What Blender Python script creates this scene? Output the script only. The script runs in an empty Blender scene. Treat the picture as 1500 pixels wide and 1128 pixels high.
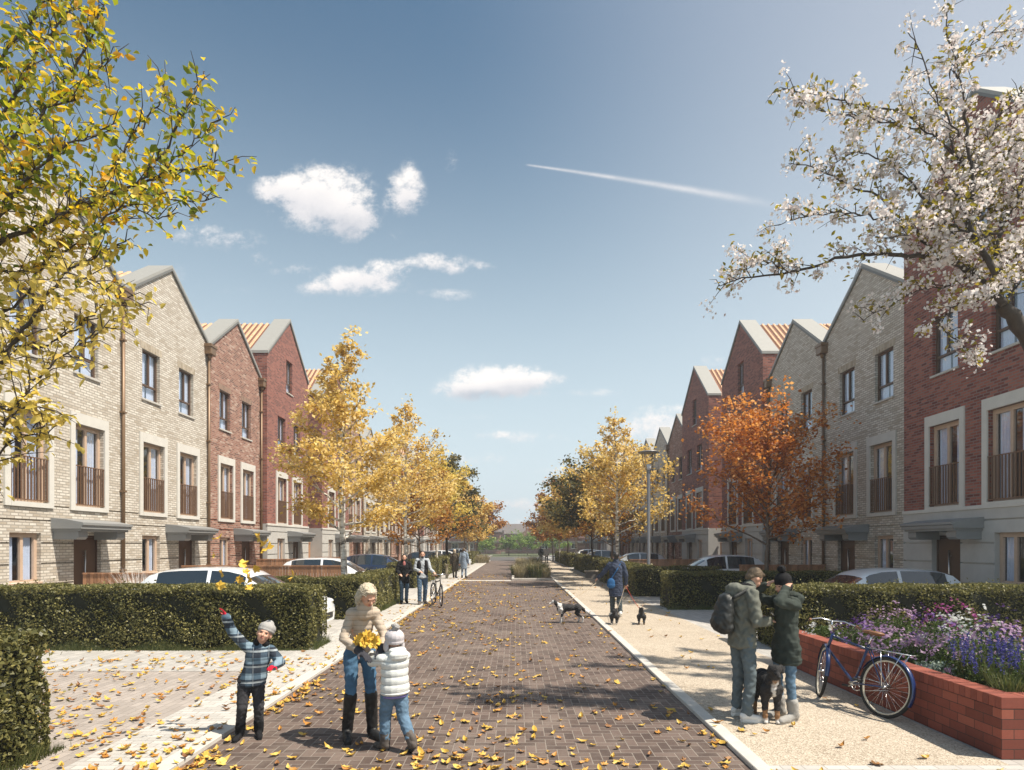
import bpy, bmesh, math, random
import numpy as np
from mathutils import Vector, Matrix, Euler
R = math.radians
scene = bpy.context.scene
COL = scene.collection
random.seed(7)
NP = np.random.default_rng(11)

# ---------------------------------------------------------------- camera, sky, sun, exposure
CAMZ = 2.05
F = 900.0
cam_d = bpy.data.cameras.new('camera')
cam_d.sensor_width = 36; cam_d.lens = 21.6
cam_d.shift_x = -5 / 1500; cam_d.shift_y = 233 / 1500
cam_d.clip_end = 6000; cam_d.clip_start = 0.05
cam = bpy.data.objects.new('camera', cam_d); COL.objects.link(cam)
cam.location = (0, 0, CAMZ); cam.rotation_euler = (R(90), 0, 0)
scene.camera = cam
scene.view_settings.view_transform = 'Standard'
scene.view_settings.look = 'None'
scene.view_settings.exposure = 0.52
scene.cycles.max_bounces = 6
scene.cycles.transparent_max_bounces = 12
scene.cycles.volume_bounces = 0
scene.cycles.volume_step_rate = 5
scene.cycles.use_adaptive_sampling = True

SUNV = Vector((1.0, -0.36, 1.72)).normalized()          # towards the sun
sun_el = math.asin(SUNV.z)
sun_rot = math.atan2(SUNV.x, SUNV.y)
sd = bpy.data.lights.new('sun', 'SUN'); sd.energy = 5.0; sd.angle = R(0.6); sd.color = (1.0, 0.91, 0.78)
so = bpy.data.objects.new('sun', sd); COL.objects.link(so)
so.rotation_euler = SUNV.to_track_quat('Z', 'Y').to_euler()


class NT:
    """small helper for building node trees"""
    def __init__(s, tree):
        s.t = tree; s.n = tree.nodes; s.l = tree.links

    def node(s, typ, ins=None, **props):
        n = s.n.new(typ)
        for k, v in props.items():
            setattr(n, k, v)
        for k, v in (ins or {}).items():
            s.put(n.inputs[k], v)
        return n

    def put(s, sock, v):
        if isinstance(v, bpy.types.NodeSocket):
            s.l.new(v, sock)
        elif hasattr(v, 'outputs'):
            s.l.new(v.outputs[0], sock)
        else:
            if isinstance(v, (tuple, list)) and len(v) == 3 and len(sock.default_value) == 4:
                v = (*v, 1)
            sock.default_value = v

    def math(s, op, a, b=None, c=None, clamp=False):
        n = s.n.new('ShaderNodeMath'); n.operation = op; n.use_clamp = clamp
        for i, v in enumerate((a, b, c)):
            if v is not None:
                s.put(n.inputs[i], v)
        return n.outputs[0]

    def mix(s, fac, a, b, mode='MIX'):
        n = s.n.new('ShaderNodeMix'); n.data_type = 'RGBA'; n.blend_type = mode
        s.put(n.inputs[0], fac); s.put(n.inputs[6], a); s.put(n.inputs[7], b)
        return n.outputs[2]

    def ramp(s, fac, stops, interp='LINEAR'):
        n = s.n.new('ShaderNodeValToRGB'); cr = n.color_ramp; cr.interpolation = interp
        while len(cr.elements) < len(stops):
            cr.elements.new(0.5)
        for e, (p, c) in zip(cr.elements, stops):
            e.position = p; e.color = (*c, 1) if len(c) == 3 else c
        s.put(n.inputs[0], fac)
        return n.outputs[0]

    def noise(s, vec, scale, detail=3, rough=0.5, out=0):
        n = s.n.new('ShaderNodeTexNoise')
        if vec is not None:
            s.put(n.inputs['Vector'], vec)
        n.inputs['Scale'].default_value = scale; n.inputs['Detail'].default_value = detail
        n.inputs['Roughness'].default_value = rough
        return n.outputs[out]

    def smooth(s, v, a, b):
        n = s.n.new('ShaderNodeMapRange'); n.interpolation_type = 'SMOOTHSTEP'
        s.put(n.inputs[0], v); n.inputs[1].default_value = a; n.inputs[2].default_value = b
        return n.outputs[0]

    def xyz(s, v):
        n = s.n.new('ShaderNodeSeparateXYZ'); s.put(n.inputs[0], v); return n.outputs

    def comb(s, x, y, z):
        n = s.n.new('ShaderNodeCombineXYZ')
        for i, v in enumerate((x, y, z)):
            s.put(n.inputs[i], v)
        return n.outputs[0]


# ---- the world: physical sky, with clouds and a vapour trail placed by direction
world = bpy.data.worlds.new('World'); scene.world = world; world.use_nodes = True
w = NT(world.node_tree); w.n.clear()
sky = w.node('ShaderNodeTexSky', sky_type='NISHITA', sun_disc=False, sun_elevation=sun_el, sun_rotation=sun_rot,
             altitude=0, air_density=1.0, dust_density=1.6, ozone_density=1.6)
tc = w.node('ShaderNodeTexCoord')
dx, dy, dz = w.xyz(tc.outputs['Generated'])[:3]
dyc = w.math('MAXIMUM', dy, 0.02)
ta = w.math('DIVIDE', dx, dyc); tb = w.math('DIVIDE', dz, dyc)
tp = w.comb(ta, w.math('MULTIPLY', tb, 1.25), 0.0)
n1 = w.noise(tp, 7.5, 12, 0.70); n2 = w.noise(tp, 30, 8, 0.7)
SKY_ADJ = w.node('ShaderNodeHueSaturation', {'Hue': 0.5, 'Saturation': 1.0, 'Value': 1.0, 'Color': sky.outputs[0]})
SKYC = w.mix(1.0, SKY_ADJ.outputs[0], (0.74, 0.96, 0.92), 'MULTIPLY')
CLOUDS = [  # px, py, rx, ry, strength
    (478, 292, 72, 46, 1.0), (418, 276, 46, 26, .85), (516, 318, 42, 32, .95), (592, 284, 32, 34, .72), (560, 300, 30, 22, .45),
    (330, 352, 74, 24, .42), (520, 412, 76, 22, .72), (470, 422, 40, 16, .55), (565, 396, 50, 18, .62), (640, 386, 60, 17, .66), (705, 390, 34, 10, .42),
    (735, 560, 72, 25, 1.0), (690, 571, 50, 17, .9), (782, 556, 48, 15, .75),
    (660, 235, 18, 26, .34), (670, 435, 40, 12, .35), (345, 425, 60, 16, .3), (630, 355, 22, 10, .4),
    (955, 625, 70, 26, .62), (1050, 528, 30, 12, .4), (725, 638, 34, 9, .5), (690, 610, 60, 10, .3), (920, 645, 60, 14, .42),
    (760, 740, 60, 12, .55), (700, 672, 90, 14, .35), (820, 690, 80, 12, .3), (880, 700, 60, 10, .3), (1080, 400, 60, 18, .2), (300, 345, 60, 20, .45), (385, 380, 30, 14, .42), (430, 395, 50, 14, .4), (600, 265, 20, 40, .5), (250, 400, 80, 20, .32), (650, 430, 60, 12, .36), (560, 345, 80, 16, .34), (870, 575, 70, 10, .34), (1000, 600, 90, 18, .4), (760, 640, 120, 14, .36), (740, 770, 200, 14, .5)]
dens = None; low = None
for px, py, rx, ry, st in CLOUDS:
    a0 = (px - 755) / F; b0 = (797 - py) / F
    ea = w.math('MULTIPLY', w.math('SUBTRACT', ta, a0), F / rx)
    eb = w.math('MULTIPLY', w.math('SUBTRACT', tb, b0), F / ry)
    r2 = w.math('ADD', w.math('MULTIPLY', ea, ea), w.math('MULTIPLY', eb, eb))
    g = w.math('MULTIPLY', w.math('EXPONENT', w.math('MULTIPLY', r2, -0.9)), st)
    lo_ = w.math('MULTIPLY', g, w.math('MULTIPLY', eb, -0.8))
    dens = g if dens is None else w.math('MAXIMUM', dens, g)
    low = lo_ if low is None else w.math('ADD', low, lo_)
nz = w.math('ADD', w.math('MULTIPLY', w.math('SUBTRACT', n1, 0.5), 2.1), w.math('MULTIPLY', w.math('SUBTRACT', n2, 0.5), 1.0))
cd = w.math('ADD', dens, w.math('MULTIPLY', nz, w.math('ADD', w.math('MULTIPLY', w.smooth(dens, 0.03, 0.5), 0.75), 0.0)))
cm = w.math('MULTIPLY', w.smooth(cd, 0.22, 0.74), 0.90)
shade = w.math('ADD', w.math('MULTIPLY', low, 0.95), w.math('MULTIPLY', w.math('SUBTRACT', n1, 0.5), -1.2))
ccol = w.ramp(w.math('ADD', shade, 0.35), [(0.0, (9.4, 8.9, 8.5)), (0.5, (7.8, 7.5, 7.5)), (1.0, (4.4, 4.7, 5.3))])
# the trail: a thin line between two directions, spreading towards its old end
ax, ay = (768 - 755) / F, (797 - 241) / F
bx_, by_ = (1135 - 755) / F, (797 - 300) / F
L_ = math.hypot(bx_ - ax, by_ - ay); ux, uy = (bx_ - ax) / L_, (by_ - ay) / L_
pa = w.math('SUBTRACT', ta, ax); pb = w.math('SUBTRACT', tb, ay)
al = w.math('ADD', w.math('MULTIPLY', pa, ux), w.math('MULTIPLY', pb, uy))
ac = w.math('ADD', w.math('MULTIPLY', pa, -uy), w.math('MULTIPLY', pb, ux))
ac = w.math('ADD', ac, w.math('MULTIPLY', w.math('MULTIPLY', al, w.math('SUBTRACT', al, L_)), 0.055))
wd = w.math('ADD', w.math('MULTIPLY', al, 0.013), 0.0014)
tr = w.math('EXPONENT', w.math('MULTIPLY', w.math('POWER', w.math('ABSOLUTE', w.math('DIVIDE', ac, wd)), 2.0), -1.0))
tr = w.math('MULTIPLY', tr, w.math('MULTIPLY', w.smooth(al, 0.0, 0.01), w.math('SUBTRACT', 1.0, w.smooth(al, 0.28, L_ * 1.1))))
tr = w.math('MULTIPLY', tr, w.math('ADD', w.math('MULTIPLY', n2, 0.9), 0.15))
front = w.smooth(dy, 0.02, 0.2)
allc = w.math('MULTIPLY', w.math('MAXIMUM', cm, w.math('MULTIPLY', tr, .75)), front)
# thin milky air brightening towards the horizon and towards the sunny side
veil = w.math('MULTIPLY', w.smooth(w.math('ADD', w.math('MULTIPLY', dx, 0.75), w.math('MULTIPLY', dz, 0.30)), 0.10, 0.66), 0.85)
base = w.mix(veil, SKYC, (4.6, 4.9, 5.6))
hor = w.math('MULTIPLY', w.math('SUBTRACT', 1.0, w.smooth(dz, -0.02, 0.70)), 1.0)
base = w.mix(hor, base, (6.1, 7.1, 7.6))
fin = w.mix(allc, base, ccol)
bg = w.node('ShaderNodeBackground', {'Color': fin, 'Strength': 0.088})
wo = w.node('ShaderNodeOutputWorld'); w.l.new(bg.outputs[0], wo.inputs['Surface'])


# ---------------------------------------------------------------- placing helpers
def G(px, py, z=0.0):
    """a ground point from where it shows in the photograph"""
    Y = F * (CAMZ - z) / (py - 797)
    return Vector(((px - 755) * Y / F, Y, z))


def P(px, py, Y):
    return Vector(((px - 755) * Y / F, Y, CAMZ + (797 - py) * Y / F))


# ---------------------------------------------------------------- object helpers
def tag(o, label=None, cat=None, group=None, kind=None):
    if label: o['label'] = label
    if cat: o['category'] = cat
    if group: o['group'] = group
    if kind: o['kind'] = kind
    return o


def empty(name, loc=(0, 0, 0), rz=0.0, label=None, cat=None, group=None):
    o = bpy.data.objects.new(name, None); COL.objects.link(o)
    o.location = loc; o.rotation_euler = (0, 0, rz); o.empty_display_size = 0.2
    return tag(o, label, cat, group)


def linkmesh(name, me, mat=None, parent=None):
    if mat is not None:
        for m_ in (mat if isinstance(mat, (list, tuple)) else [mat]):
            me.materials.append(m_)
    o = bpy.data.objects.new(name, me); COL.objects.link(o)
    if parent is not None: o.parent = parent
    return o


def copy_tree(o, parent=None):
    c = o.copy(); COL.objects.link(c)
    if parent is not None: c.parent = parent
    for ch in list(o.children):
        copy_tree(ch, c)
    return c


class MB:
    """collects shapes and builds them as one mesh"""
    def __init__(s):
        s.v = []; s.f = []; s.sm = []; s.mi = []; s.cur = 0

    def add(s, vs, fs, smooth=False):
        b = len(s.v); s.v.extend([tuple(v) for v in vs])
        for f in fs:
            s.f.append(tuple(b + i for i in f)); s.sm.append(smooth); s.mi.append(s.cur)
        return s

    def box(s, x0, x1, y0, y1, z0, z1, M=None):
        vs = [(x, y, z) for z in (z0, z1) for y in (y0, y1) for x in (x0, x1)]
        if M is not None: vs = [M @ Vector(v) for v in vs]
        return s.add(vs, [(0, 2, 3, 1), (4, 5, 7, 6), (0, 1, 5, 4), (2, 6, 7, 3), (0, 4, 6, 2), (1, 3, 7, 5)])

    def bbox(s, x0, x1, y0, y1, z0, z1, b=0.01, M=None):
        """box with chamfered edges"""
        bm = bmesh.new(); bmesh.ops.create_cube(bm, size=1)
        for v in bm.verts:
            v.co = Vector((x0 + (v.co.x + .5) * (x1 - x0), y0 + (v.co.y + .5) * (y1 - y0), z0 + (v.co.z + .5) * (z1 - z0)))
        bmesh.ops.bevel(bm, geom=bm.edges[:], offset=b, segments=1, affect='EDGES')
        bm.verts.index_update()
        vs = [v.co if M is None else M @ v.co for v in bm.verts]
        s.add(vs, [[v.index for v in f.verts] for f in bm.faces]); bm.free()
        return s

    def quad(s, a, b, c, d, smooth=False):
        return s.add([a, b, c, d], [(0, 1, 2, 3)], smooth)

    def tube(s, pts, rad, n=8, cap=True, smooth=True):
        """swept tube through points; rad is a number or one per point"""
        pts = [Vector(p) for p in pts]
        if not isinstance(rad, (list, tuple)): rad = [rad] * len(pts)
        vs = []; prev = None
        for i, p in enumerate(pts):
            if i == 0: t = pts[1] - p
            elif i == len(pts) - 1: t = p - pts[i - 1]
            else: t = (pts[i + 1] - pts[i - 1])
            t.normalize()
            if prev is None:
                a = Vector((0, 0, 1)) if abs(t.z) < .9 else Vector((1, 0, 0))
                u = t.cross(a).normalized()
            else:
                u = (prev - t * prev.dot(t))
                u = u.normalized() if u.length > 1e-6 else t.orthogonal().normalized()
            prev = u; vv = t.cross(u)
            for k in range(n):
                an = 2 * math.pi * k / n
                vs.append(p + (u * math.cos(an) + vv * math.sin(an)) * rad[i])
        fs = []
        for i in range(len(pts) - 1):
            for k in range(n):
                k2 = (k + 1) % n
                fs.append((i * n + k, i * n + k2, (i + 1) * n + k2, (i + 1) * n + k))
        s.add(vs, fs, smooth)
        if cap:
            b = len(s.v) - len(vs)
            s.f.append(tuple(b + k for k in reversed(range(n)))); s.sm.append(False); s.mi.append(s.cur)
            e = b + (len(pts) - 1) * n
            s.f.append(tuple(e + k for k in range(n))); s.sm.append(False); s.mi.append(s.cur)
        return s

    def lathe(s, prof, n=16, M=None, smooth=True):
        """profile of (r, z) turned about the z axis"""
        vs = []
        for r, z in prof:
            for k in range(n):
                a = 2 * math.pi * k / n; vs.append(Vector((r * math.cos(a), r * math.sin(a), z)))
        fs = [(i * n + k, i * n + (k + 1) % n, (i + 1) * n + (k + 1) % n, (i + 1) * n + k) for i in range(len(prof) - 1) for k in range(n)]
        if M is not None: vs = [M @ v for v in vs]
        return s.add(vs, fs, smooth)

    def torus(s, c, R_, r, M=None, n=32, m=8):
        vs = []
        for i in range(n):
            a = 2 * math.pi * i / n
            for j in range(m):
                b = 2 * math.pi * j / m
                vs.append(Vector(((R_ + r * math.cos(b)) * math.cos(a), r * math.sin(b), (R_ + r * math.cos(b)) * math.sin(a))))
        c = Vector(c)
        vs = [(M @ v if M is not None else v) + c for v in vs]
        fs = [(i * m + j, ((i + 1) % n) * m + j, ((i + 1) % n) * m + (j + 1) % m, i * m + (j + 1) % m) for i in range(n) for j in range(m)]
        return s.add(vs, fs, True)

    def prism(s, poly, a0, a1, axis='y'):
        """polygon extruded along an axis; poly in the other two coordinates"""
        def mk(p, a):
            return {'y': (p[0], a, p[1]), 'x': (a, p[0], p[1]), 'z': (p[0], p[1], a)}[axis]
        n = len(poly)
        vs = [mk(p, a0) for p in poly] + [mk(p, a1) for p in poly]
        fs = [tuple(range(n)), tuple(reversed(range(n, 2 * n)))] + [(i, i + n, (i + 1) % n + n, (i + 1) % n) for i in range(n)]
        return s.add(vs, fs)

    def build(s, name, mat=None, parent=None, fix=True):
        me = bpy.data.meshes.new(name)
        me.from_pydata(s.v, [], s.f)
        me.polygons.foreach_set('use_smooth', s.sm)
        if isinstance(mat, (list, tuple)):
            me.polygons.foreach_set('material_index', s.mi)
        me.update()
        if fix:
            bm = bmesh.new(); bm.from_mesh(me)
            bmesh.ops.recalc_face_normals(bm, faces=bm.faces[:]); bm.to_mesh(me); bm.free()
        return linkmesh(name, me, mat, parent)


def npmesh(name, V, Fq, mat=None, parent=None, smooth=False):
    """mesh from numpy arrays: V (n,3), Fq (m,k) faces of k corners"""
    me = bpy.data.meshes.new(name)
    V = np.asarray(V, dtype=np.float32); Fq = np.asarray(Fq, dtype=np.int32)
    m_, k = Fq.shape
    me.vertices.add(len(V)); me.vertices.foreach_set('co', V.ravel())
    me.loops.add(m_ * k); me.loops.foreach_set('vertex_index', Fq.ravel())
    me.polygons.add(m_); me.polygons.foreach_set('loop_start', np.arange(0, m_ * k, k, dtype=np.int32))
    me.polygons.foreach_set('loop_total', np.full(m_, k, dtype=np.int32))
    me.update(calc_edges=True)
    if smooth:
        me.polygons.foreach_set('use_smooth', np.ones(m_, dtype=bool))
    return linkmesh(name, me, mat, parent)


# ---------------------------------------------------------------- materials
MATS = {}


def newmat(name):
    m = bpy.data.materials.new(name); m.use_nodes = True
    t = NT(m.node_tree); b = t.n['Principled BSDF']; MATS[name] = m
    return m, t, b


def simple(name, col, rough=0.7, metal=0.0, var=0.0, vscale=6.0, bump=0.0, bscale=40.0, coat=0.0, spec=None):
    m, t, b = newmat(name)
    b.inputs['Roughness'].default_value = rough; b.inputs['Metallic'].default_value = metal
    b.inputs['Coat Weight'].default_value = coat
    if spec is not None: b.inputs['Specular IOR Level'].default_value = spec
    c = (*col, 1)
    if var > 0:
        tc = t.node('ShaderNodeTexCoord')
        nz = t.noise(tc.outputs['Object'], vscale, 6, 0.6)
        lo = tuple(max(0, x * (1 - var)) for x in col); hi = tuple(min(1, x * (1 + var)) for x in col)
        t.put(b.inputs['Base Color'], t.ramp(nz, [(0.25, lo), (0.75, hi)]))
    else:
        b.inputs['Base Color'].default_value = c
    if bump > 0:
        tc = t.node('ShaderNodeTexCoord')
        nb = t.noise(tc.outputs['Object'], bscale, 4, 0.6)
        bn = t.node('ShaderNodeBump', {'Strength': bump, 'Distance': 0.01, 'Height': nb})
        t.l.new(bn.outputs[0], b.inputs['Normal'])
    return m


def brick_mat(name, stops, mortar, bw=0.225, rh=0.075, ms=0.009, rough=0.9, bias_noise=0.35, soldier=False, bump=0.6):
    """stretcher bond; u runs along whichever way the wall runs"""
    m, t, b = newmat(name)
    tc = t.node('ShaderNodeTexCoord')
    x, y, z = t.xyz(tc.outputs['Object'])[:3]
    u = t.math('ADD', x, y)
    vec = t.comb(z, u, 0.0) if soldier else t.comb(u, z, 0.0)
    br = t.node('ShaderNodeTexBrick', {'Vector': vec, 'Color1': (0, 0, 0), 'Color2': (1, 1, 1), 'Mortar': (0.5, 0.5, 0.5), 'Scale': 1.0,
                                       'Mortar Size': ms, 'Mortar Smooth': 0.12, 'Bias': 0.0, 'Brick Width': bw, 'Row Height': rh})
    big = t.noise(tc.outputs['Object'], 0.9, 5, 0.65)
    fine = t.noise(tc.outputs['Object'], 30, 4, 0.6)
    k = t.math('ADD', br.outputs['Color'], t.math('MULTIPLY', t.math('SUBTRACT', big, 0.5), bias_noise * 2))
    k = t.math('ADD', k, t.math('MULTIPLY', t.math('SUBTRACT', fine, 0.5), 0.35))
    col = t.ramp(k, stops)
    mcol = t.mix(fine, tuple(c * 0.8 for c in mortar), mortar)
    fin = t.mix(br.outputs['Fac'], col, mcol)
    t.put(b.inputs['Base Color'], fin)
    b.inputs['Roughness'].default_value = rough
    h = t.math('SUBTRACT', t.math('MULTIPLY', fine, 0.35), br.outputs['Fac'])
    bn = t.node('ShaderNodeBump', {'Strength': bump, 'Distance': 0.006, 'Height': h})
    t.l.new(bn.outputs[0], b.inputs['Normal'])
    return m


def leaf_mat(name, stops, trans=0.4, rough=0.5, tcol=1.3):
    """every leaf is its own island, and takes its own colour"""
    m = bpy.data.materials.new(name); m.use_nodes = True; MATS[name] = m
    t = NT(m.node_tree); t.n.clear()
    g = t.node('ShaderNodeNewGeometry')
    tc = t.node('ShaderNodeTexCoord')
    nz = t.noise(tc.outputs['Object'], 1.4, 3, 0.5)
    k = t.math('ADD', t.math('MULTIPLY', g.outputs['Random Per Island'], 0.7), t.math('MULTIPLY', nz, 0.45))
    k = t.math('SUBTRACT', k, 0.08)
    col = t.ramp(k, stops)
    pr = t.node('ShaderNodeBsdfPrincipled', {'Base Color': col, 'Roughness': rough})
    pr.inputs['Specular IOR Level'].default_value = 0.3
    hs = t.node('ShaderNodeHueSaturation', {'Value': tcol, 'Saturation': 1.1, 'Color': col})
    tl = t.node('ShaderNodeBsdfTranslucent', {'Color': hs})
    mx = t.node('ShaderNodeMixShader', {0: trans, 1: pr, 2: tl})
    o = t.node('ShaderNodeOutputMaterial'); t.l.new(mx.outputs[0], o.inputs['Surface'])
    return m


M_PALE = brick_mat('pale_brick', [(0.0, (.42, .36, .285)), (0.35, (.54, .49, .42)), (0.7, (.61, .565, .495)), (1.0, (.68, .64, .57))], (.37, .33, .28), ms=.012, bias_noise=.2)
M_MOT = brick_mat('mottled_brick', [(0.0, (.13, .05, .035)), (0.3, (.26, .10, .065)), (0.62, (.33, .145, .10)), (0.88, (.40, .22, .165)), (1.0, (.50, .36, .29))], (.36, .29, .24), ms=.012, bias_noise=.3)
M_RED = brick_mat('red_brick', [(0.0, (.13, .032, .027)), (0.5, (.275, .078, .053)), (1.0, (.37, .13, .092))], (.25, .18, .155), ms=.012, bias_noise=.15)
M_STONE = simple('ashlar_stone', (.49, .48, .455), .85, var=.10, vscale=2.5, bump=.15)
M_SURR = simple('cast_stone', (.61, .59, .545), .85, var=.06, vscale=4, bump=.1)
M_PLANTER = brick_mat('planter_brick', [(0.0, (.15, .038, .024)), (0.5, (.235, .060, .038)), (1.0, (.31, .09, .055))], (.05, .03, .025), bw=.23, rh=.094, ms=.0035, bias_noise=.25)
M_PCAP = brick_mat('planter_cap_brick', [(0.0, (.22, .045, .024)), (0.5, (.33, .07, .04)), (1.0, (.40, .10, .055))], (.05, .03, .025), bw=.5, rh=.112, ms=.003, soldier=True, bias_noise=.25)
M_COPE = simple('coping_metal', (.34, .335, .31), .5, var=.05, bump=.03)
M_EDGE = simple('coping_edge', (.17, .17, .16), .5)
M_CANOPY = simple('canopy_metal', (.25, .255, .255), .5, var=.06, vscale=3)
M_BRONZE = simple('bronze_pipe', (.20, .125, .07), .42, metal=.25, var=.08)
M_FRAME_D = simple('bronze_frame', (.115, .068, .042), .45, metal=.1)
M_FRAME_L = simple('oak_frame', (.52, .38, .28), .55, var=.08, vscale=8)
M_RAIL = simple('railing_bronze', (.20, .115, .07), .45, metal=.15)
M_DOOR = simple('door_brown', (.10, .055, .033), .4, var=.06)
M_STEEL = simple('steel', (.62, .62, .62), .28, metal=1.0)
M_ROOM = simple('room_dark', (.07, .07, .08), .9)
M_CURT = simple('curtain', (.80, .80, .84), .9, var=.05)
M_TILE = simple('clay_tile', (.66, .40, .24), .8, var=.25, vscale=5, bump=.2)
M_TILE_PAN = simple('clay_tile_pan', (.20, .095, .06), .85, var=.2)
M_SILL = simple('sill_stone', (.50, .48, .44), .8, var=.06)

m_, t_, b_ = newmat('window_glass')
b_.inputs['Base Color'].default_value = (.55, .62, .72, 1); b_.inputs['Roughness'].default_value = .03
t_.n.remove(b_)
fr = t_.node('ShaderNodeLayerWeight', {'Blend': .5}); fr_ = t_.math('POWER', fr.outputs['Facing'], 3.0)
gl = t_.node('ShaderNodeBsdfGlossy', {'Color': (.86, .93, 1.0), 'Roughness': .03})
tp_ = t_.node('ShaderNodeBsdfTransparent', {'Color': (.80, .86, .95)})
mx_ = t_.node('ShaderNodeMixShader', {0: t_.math('ADD', fr_, 0.10, clamp=True), 1: tp_.outputs[0], 2: gl.outputs[0]})
t_.l.new(mx_.outputs[0], t_.n['Material Output'].inputs['Surface'])
M_GLASS = m_


def timber(name, c, step=0.1):
    m, t, b = newmat(name)
    tc = t.node('ShaderNodeTexCoord'); x, y, z = t.xyz(tc.outputs['Object'])[:3]
    u = t.math('ADD', x, y)
    bi = t.math('FLOOR', t.math('DIVIDE', u, step))
    wn = t.node('ShaderNodeTexWhiteNoise', {'Vector': t.comb(bi, 0.0, 0.0)})
    gr = t.noise(t.comb(t.math('MULTIPLY', u, 30.0), t.math('MULTIPLY', z, 2.0), 0.0), 1.0, 4, .6)
    k = t.math('ADD', t.math('MULTIPLY', wn.outputs['Value'], .6), t.math('MULTIPLY', gr, .4))
    t.put(b.inputs['Base Color'], t.ramp(k, [(0.1, tuple(v * .6 for v in c)), (0.9, tuple(min(1, v * 1.3) for v in c))]))
    b.inputs['Roughness'].default_value = .75
    return m


M_TIMBER = timber('timber_boards', (.40, .21, .115))
# ---------------------------------------------------------------- the ground
def sheet(name, x0, x1, y0, y1, z, mat, thick=0.0):
    mb = MB()
    if thick: mb.box(x0, x1, y0, y1, z - thick, z)
    else: mb.quad((x0, y0, z), (x1, y0, z), (x1, y1, z), (x0, y1, z))
    o = mb.build(name, mat); tag(o, kind='structure'); return o


def herringbone():
    m, t, b = newmat('herringbone_paving')
    tc = t.node('ShaderNodeTexCoord'); x, y, z = t.xyz(tc.outputs['Object'])[:3]
    s = 1 / 0.104
    u = t.math('MULTIPLY', x, s); v = t.math('MULTIPLY', y, s)
    i = t.math('FLOOR', u); j = t.math('FLOOR', v)
    fu = t.math('SUBTRACT', u, i); fv = t.math('SUBTRACT', v, j)
    m4 = t.math('FLOORED_MODULO', t.math('SUBTRACT', i, j), 4.0)
    eq = [t.math('COMPARE', m4, float(k), 0.4) for k in range(4)]
    # distance to the real edges of the brick this cell belongs to
    dl = t.math('ADD', fu, t.math('MULTIPLY', eq[1], 1.0))
    dr = t.math('ADD', t.math('SUBTRACT', 1.0, fu), t.math('MULTIPLY', eq[0], 1.0))
    db = t.math('ADD', fv, t.math('MULTIPLY', eq[2], 1.0))
    dt = t.math('ADD', t.math('SUBTRACT', 1.0, fv), t.math('MULTIPLY', eq[3], 1.0))
    d = t.math('MINIMUM', t.math('MINIMUM', dl, dr), t.math('MINIMUM', db, dt))
    wob = t.math('MULTIPLY', t.math('SUBTRACT', t.noise(tc.outputs['Object'], 22, 2), 0.5), 0.035)
    d = t.math('ADD', d, wob)
    joint = t.math('SUBTRACT', 1.0, t.smooth(d, 0.025, 0.075))
    ii = t.math('SUBTRACT', i, eq[1]); jj = t.math('SUBTRACT', j, eq[2])
    wn = t.node('ShaderNodeTexWhiteNoise', {'Vector': t.comb(ii, jj, 0.0)})
    big = t.noise(tc.outputs['Object'], .55, 5, .65); fine = t.noise(tc.outputs['Object'], 60, 5, .7)
    k = t.math('ADD', t.math('MULTIPLY', wn.outputs['Value'], .5), t.math('MULTIPLY', big, .5))
    k = t.math('ADD', k, t.math('MULTIPLY', t.math('SUBTRACT', fine, .5), .4))
    col = t.ramp(k, [(0.12, (.052, .034, .028)), (0.5, (.108, .074, .060)), (0.88, (.185, .135, .112))])
    dust = t.math('MULTIPLY', t.smooth(t.noise(tc.outputs['Object'], 1.1, 6, .7), .42, .75), .35)
    col = t.mix(dust, col, (.27, .225, .185))
    stain = t.math('MULTIPLY', t.smooth(t.noise(tc.outputs['Object'], .35, 7, .75), .52, .70), .45)
    col = t.mix(stain, col, (.075, .056, .046))
    fin = t.mix(t.math('MULTIPLY', joint, .75), col, (.28, .24, .205))
    t.put(b.inputs['Base Color'], fin); b.inputs['Roughness'].default_value = .82
    bn = t.node('ShaderNodeBump', {'Strength': .55, 'Distance': .006, 'Height': t.math('SUBTRACT', t.math('MULTIPLY', fine, .4), joint)})
    t.l.new(bn.outputs[0], b.inputs['Normal'])
    return m


def pavers(name, c, bw, rh, joint, tint=.12, ms=.006, rot=False):
    m, t, b = newmat(name)
    tc = t.node('ShaderNodeTexCoord'); x, y, z = t.xyz(tc.outputs['Object'])[:3]
    vec = t.comb(y, x, 0.0) if rot else t.comb(x, y, 0.0)
    br = t.node('ShaderNodeTexBrick', {'Vector': vec, 'Color1': (0, 0, 0), 'Color2': (1, 1, 1), 'Mortar': (.5, .5, .5), 'Scale': 1.0,
                                       'Mortar Size': ms, 'Mortar Smooth': .15, 'Brick Width': bw, 'Row Height': rh})
    big = t.noise(tc.outputs['Object'], .8, 6, .65); fine = t.noise(tc.outputs['Object'], 70, 5, .7)
    k = t.math('ADD', t.math('MULTIPLY', br.outputs['Color'], .45), t.math('MULTIPLY', big, .55))
    k = t.math('ADD', k, t.math('MULTIPLY', t.math('SUBTRACT', fine, .5), .3))
    col = t.ramp(k, [(.2, tuple(v * (1 - tint * 1.6) for v in c)), (.8, tuple(min(1, v * (1 + tint)) for v in c))])
    t.put(b.inputs['Base Color'], t.mix(t.math('MULTIPLY', br.outputs['Fac'], .85), col, joint))
    b.inputs['Roughness'].default_value = .85
    bn = t.node('ShaderNodeBump', {'Strength': .4, 'Distance': .005, 'Height': t.math('SUBTRACT', t.math('MULTIPLY', fine, .4), br.outputs['Fac'])})
    t.l.new(bn.outputs[0], b.inputs['Normal'])
    return m


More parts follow.
